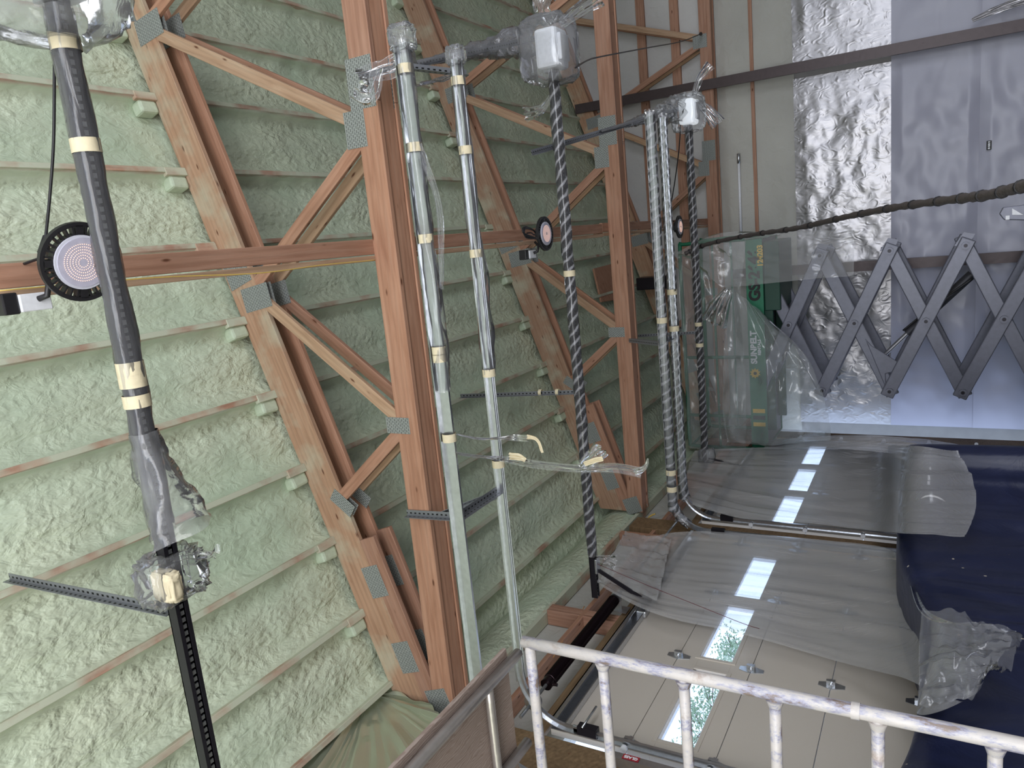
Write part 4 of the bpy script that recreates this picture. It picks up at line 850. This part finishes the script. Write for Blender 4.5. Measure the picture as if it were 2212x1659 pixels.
tag(c3, 'bulging swag of plastic drooping below the sun emblem side of the lift platform', 'plastic cover', 'plastic over the lift platform')
tail([ay_(1575, 625, YD-.02), ay_(1560, 650, YD-.08), ay_(1540, 700, YD-.05)], .1, .4, FILM, c3, 63, 'plastic_fold')
# spray hose
R = thing('spray_hose', ay_(1480, 545, 10.3), 'dark braid wrapped spray hose sagging from the lift platform toward the lower right', 'hose')
hp = spline([ay_(1480, 548, 10.35), ay_(1530, 527, 10.3), ay_(1620, 508, 9.6), ay_(1720, 493, 8.7), ay_(1830, 468, 7.6), ay_(1940, 447, 6.5), ay_(2050, 432, 5.6), ay_(2140, 420, 4.8), ay_(2225, 398, 4.2), ay_(2330, 370, 3.6), ay_(2500, 330, 3.0)], 14)
tube('hose', hp, .03, simple('hose_wrap', (.09, .075, .07), .6, 0, .6, 60), R, 10, rf=lambda t: .027+.004*math.sin(t*260)+.004*fn((t*60, 0, 0)))
for i in range(4, len(hp)-4, 7): 
    d = (hp[i+1]-hp[i]).normalized(); tb = MB().cyl(hp[i]-d*.012, hp[i]+d*.012, .034, 12); nn = Vector((0, 0, -1)); tb.bar(hp[i], hp[i]+nn*.06+d*.02, .006, .004); tb.build('tie_wrap', BLACKR, R)
# tarp
R_path = [(-2.30, 2.55, .30), (-2.42, 3.05, .20), (-2.56, 3.43, .142), (-2.6, 3.81, .085), (-2.6, 4.34, .062), (-2.6, 4.85, .068), (-2.6, 5.13, .079), (-2.6, 5.55, .158), (-2.6, 6.07, .248), (-2.5, 6.6, .262), (-2.35, 7.0, .262), (-2.175, 7.28, .262), (-2.36, 7.75, .262), (-2.66, 8.6, .255), (-2.95, 9.5, .23), (-3.2, 10.2, .2)]
def tarp():
    P = spline(R_path, 12); V = []; prof = [(-.78, -.02), (-.55, .0), (-.3, .0), (-.1, .0), (-.03, -.015), (.0, -.06), (.012, -.2), (.02, -.4), (.03, -.65), (.04, -.9), (.05, -1.15), (.06, -1.4), (.06, None)]
    m = len(P); k = len(prof)
    for i, p in enumerate(P):
        T = (P[min(i+1, m-1)]-P[max(i-1, 0)]); T.z = 0; T.normalize(); O = T.cross(Vector((0, 0, 1)))
        for q, (o, dz_) in enumerate(prof):
            dep = min(1, max(0, (q-4)/6)); z = -1.61 if dz_ is None else p.z+dz_*(1 if p.z > -9 else 0)
            f = .07*dep*fn((i*.16, dep*.8, 2.))+.03*dep*fn((i*.4, dep*1.5, 7.))
            x_ = Vector((p.x, p.y, 0))+O*(o+f)
            if o < -.05: x_ = Vector((min(x_.x, p.x-.0), p.y+(x_.y-p.y)*.3, 0)); x_.x = max(x_.x, -3.35)
            V.append((x_.x, x_.y, z))
    F = [(i*k+q, i*k+q+1, (i+1)*k+q+1, (i+1)*k+q) for i in range(m-1) for q in range(k-1)]
    o = mk('tarpaulin', V, F, TARP, None, None, True); sm = o.modifiers.new('smooth', 'SUBSURF'); sm.levels = 1; sm.render_levels = 1; return o
tag(tarp(), 'dark blue tarp draped over a tall load in front of the white doors', 'tarp')

# ================================================================ lamps
LED = simple('led_dot', (.9, .5, .35), .4, emit=((1., .66, .52), 1.3)); LENS = simple('lamp_lens', (.50, .48, .58), .25); LENSR = simple('lens_rim', (.62, .62, .70), .3)
def lamp(c, tilt, lab, yaw=0.):
    c = Vector(c); R = thing('high_bay_lamp', c, lab, 'lamp', 'round high bay lamps on the long brace')
    M = Matrix.Translation(c) @ Euler((tilt[0], tilt[1], yaw)).to_matrix().to_4x4()
    rg = MB()
    for r0, r1, h in ((.135, .152, .022), (.098, .108, .035)):
        n = 48; V = []; 
        for k in range(n):
            a = 2*math.pi*k/n
            for rr, zz in ((r0, 0), (r1, 0), (r1, h), (r0, h)): V.append((rr*math.cos(a), rr*math.sin(a), zz))
        F = [(k*4+q, k*4+(q+1) % 4, ((k+1) % n)*4+(q+1) % 4, ((k+1) % n)*4+q) for k in range(n) for q in range(4)]; rg.add(V, F, M)
    for k in range(32):
        a = 2*math.pi*k/32
        wd = .014 if k % 8 == 0 else .0035
        rg.box(.10, .14, -wd, wd, .0, .03, M @ Matrix.Rotation(a, 4, 'Z'))
    rg.cyl(M @ Vector((0, 0, .03)), M @ Vector((0, 0, .075)), .07, 24); rg.cyl(M @ Vector((0, 0, .02)), M @ Vector((0, 0, .04)), .102, 30)
    rg.build('heat_sink', BLACKR, R)
    MB().cyl(M @ Vector((0, 0, .012)), M @ Vector((0, 0, -.006)), .106, 40, .104).build('lens_rim', LENSR, R, smooth=True)
    MB().cyl(M @ Vector((0, 0, .0)), M @ Vector((0, 0, -.009)), .094, 40).build('lens', LENS, R, smooth=True)
    ld = MB()
    for q in range(6):
        r_ = .018+.0105*q; n = int(2*math.pi*r_/.0078)
        for k in range(n):
            a = 2*math.pi*k/n; p = M @ Vector((r_*math.cos(a), r_*math.sin(a), -.0095)); ld.cyl(p, M @ Vector((r_*math.cos(a), r_*math.sin(a), -.0108)), .0017, 5)
    tag(ld.build('led_ring', LED, R), kind='stuff')
    tube('hook', spline([M @ Vector((0, 0, .075)), M @ Vector((0, 0, .12)), M @ Vector((0.02, 0, .15)), Vector((c.x+.02, c.y, 3.27))], 6), .006, BLACK, R)
    return R
l1 = lamp((.068, 1.715, 2.85), (-.10, .22), 'nearest round lamp, its full face of pink lights seen beside the black rail')
l2 = lamp((.005, 6.1, 3.06), (0, 0), 'middle round lamp seen as a narrow oval beside the taped rail')
l3 = lamp((-.08, 10.1, 3.03), (0, 0), 'farthest round lamp near the end wall, mostly behind a wrapped track')
for (x, y, z, lab) in ((.0, 1.60, 3.15, 'white junction box with black tape on the brace beside the nearest lamp'), (-.10, 5.95, 3.19, 'white junction box with black tape on the brace beside the middle lamp')):
    R = thing('junction_box', (x, y, z), lab, 'junction box', 'junction boxes beside the lamps')
    MB().box(x-.10, x-.03, y-.0, y+.12, z-.03, z+.045).build('box', WHITE, R, bevel=.004); MB().box(x-.105, x-.02, y-.06, y-.0, z-.02, z+.05).build('taped_end', BLACKR, R, bevel=.006)
    tube('cable_gland', [(x-.055, y+.07, z-.03), (x-.045, y+.09, z-.06), (x-.0, y+.1, z-.07), (x+.04, y+.12, z-.03)], .012, BLACKR, R)
for cpt in ((.0, 5.95, 3.1),):
    R = l2
    for q in range(3): tube('cord_loop', spline([(-.03, 5.9, 3.05), (-.01+.02*q, 5.72-.02*q, 3.06), (.06+.01*q, 5.75, 3.08), (.04, 5.95, 3.10), (-.04, 6.0, 3.09)], 8), .007, BLACKR, R, 6)
for q in range(3): tube('cord_loop', spline([(-.1, 10.0, 3.03), (-.10+.02*q, 9.8, 3.04), (.0, 9.8, 3.06), (.0, 10.0, 3.08)], 8), .007, BLACKR, l3, 6)
# cords
def cord(pts, r, lab, mat=BLACKR, plug=True):
    R = thing('power_cord', pts[0], lab, 'cord', 'power cords'); P = spline(pts, 10); tube('cable', P, r, mat, R, 7)
    if plug: d = (P[-1]-P[-4]).normalized(); MB().cyl(P[-1]-d*.02, P[-1]+d*.05, r*1.8, 10, r*4).build('plug', mat, R, smooth=True)
    return R
cord([ay_(122, 40, 1.85), ay_(118, 120, 1.83), ay_(116, 300, 1.8), ay_(108, 420, 1.76), ay_(98, 520, 1.7)], .006, 'black cord hanging slack beside the nearest opener rail with its plug by the lamp')
cord([ay_(1243, 146, 5.5), ay_(1270, 130, 6.4), ay_(1300, 122, 7.0), ay_(1400, 103, 9.), ay_(1470, 90, 11.), ay_(1512, 74, 12.2)], .007, 'thin black cord reaching from the middle bagged motor to the end wall')
cord([ay_(1470, 268, 9.5), ay_(1467, 320, 9.6), ay_(1458, 390, 9.8), ay_(1448, 450, 10.)], .007, 'thin black cord drooping from the farthest bagged motor')
cord([ay_(1415, 1110, T1), ay_(1400, 1120, T1), ay_(1395, 1150, T1-.05), ay_(1375, 1175, T1-.1), ay_(1368, 1195, T1-.15)], .01, 'yellow cable looping beside the heel of the middle truss', YCORD, False)
cord([ax_(1262, 1310, -3.42), ax_(1240, 1350, -3.42), ax_(1215, 1385, -3.42), ax_(1195, 1420, -3.42)], .004, 'thin orange wire stapled to the framing above the near white door', OCORD, False)
cord([ay_(1290, 1218, 5.7), ax_(1400, 1265, -3.0), ax_(1500, 1305, -3.0), ax_(1600, 1345, -3.0), ax_(1640, 1358, -3.05)], .0022, 'thin red release string slanting down across the near white door', RED, False)
# ================================================================ foil in the corner
def foil():
    A = ax_(803, 1496, -3.37)
    ring = [((590, 1720), -3.38), ((640, 1720), -3.31), ((690, 1720), -3.40), ((720, 1720), -3.33), ((800, 1720), -3.36), ((900, 1700), -3.37), ((985, 1640), -3.37), ((975, 1575), -3.35), ((952, 1545), -3.29), ((935, 1528), -3.38), ((880, 1505), -3.35), ((838, 1482), -3.38)]
    B = [ax_(p[0], p[1], x) for p, x in ring]; V = []; F = []; nr = 26; m = 10
    pts = []
    for k in range(len(B)-1):
        for q in range(m): pts.append(B[k].lerp(B[k+1], q/m))
    pts.append(B[-1]); n = len(pts)
    for i in range(nr+1):
        t = i/nr
        for k, b in enumerate(pts):
            p = A.lerp(b, max(t, .004)); p.x += .05*t*fn((k*.22, t*1.5, 3.))*min(1, t*3)+.012*fn((p.y*9, p.z*9, 1.)); V.append(p)
    F = [(i*n+k, i*n+k+1, (i+1)*n+k+1, (i+1)*n+k) for i in range(nr) for k in range(n-1)]
    o = mk('foil_sheet', V, F, FOILG, None, None, True); e = o.modifiers.new('folds', 'EDGE_SPLIT'); e.split_angle = math.radians(14); return o
tag(foil(), 'shiny crinkled foil sheet hung under the eave beyond the scaffold plank', 'foil sheet')
MB().box(-3.58, -3.54, -5.6, 3.46, -1.62, 3.16).build('wall_board', FOILG, WL)

def on_roof(px, py): d = ray(px, py); return Vector(d*(4.73/(d[2]-d[0]/3)))
q4 = [on_roof(*c) for c in ((1283, 580), (1352, 562), (1368, 642), (1300, 652))]; up_ = Vector((-1/3, 0, 1)).normalized()*.03
R = mk('roof_board', q4+[p+up_ for p in q4], [(0, 1, 2, 3), (7, 6, 5, 4), (0, 4, 5, 1), (1, 5, 6, 2), (2, 6, 7, 3), (3, 7, 4, 0)], WOOD)
tag(R, 'square brown board fixed to the roof foam beside the far end wall', 'board')
a_, b_ = ay_(1378, 600, 11.9), ay_(1450, 622, 11.9)
tag(MB().box(min(a_.x, b_.x), max(a_.x, b_.x), 11.8, 12.1, min(a_.z, b_.z), max(a_.z, b_.z)).build('metal_box', BLACK, bevel=.01), 'small dark metal box in the far corner behind the wrapped tracks', 'box')

FWV = Vector((0, 1, 0)); tail([p for p in tail2], .05, .14, FOIL, WB, 77, 'foil_flap')
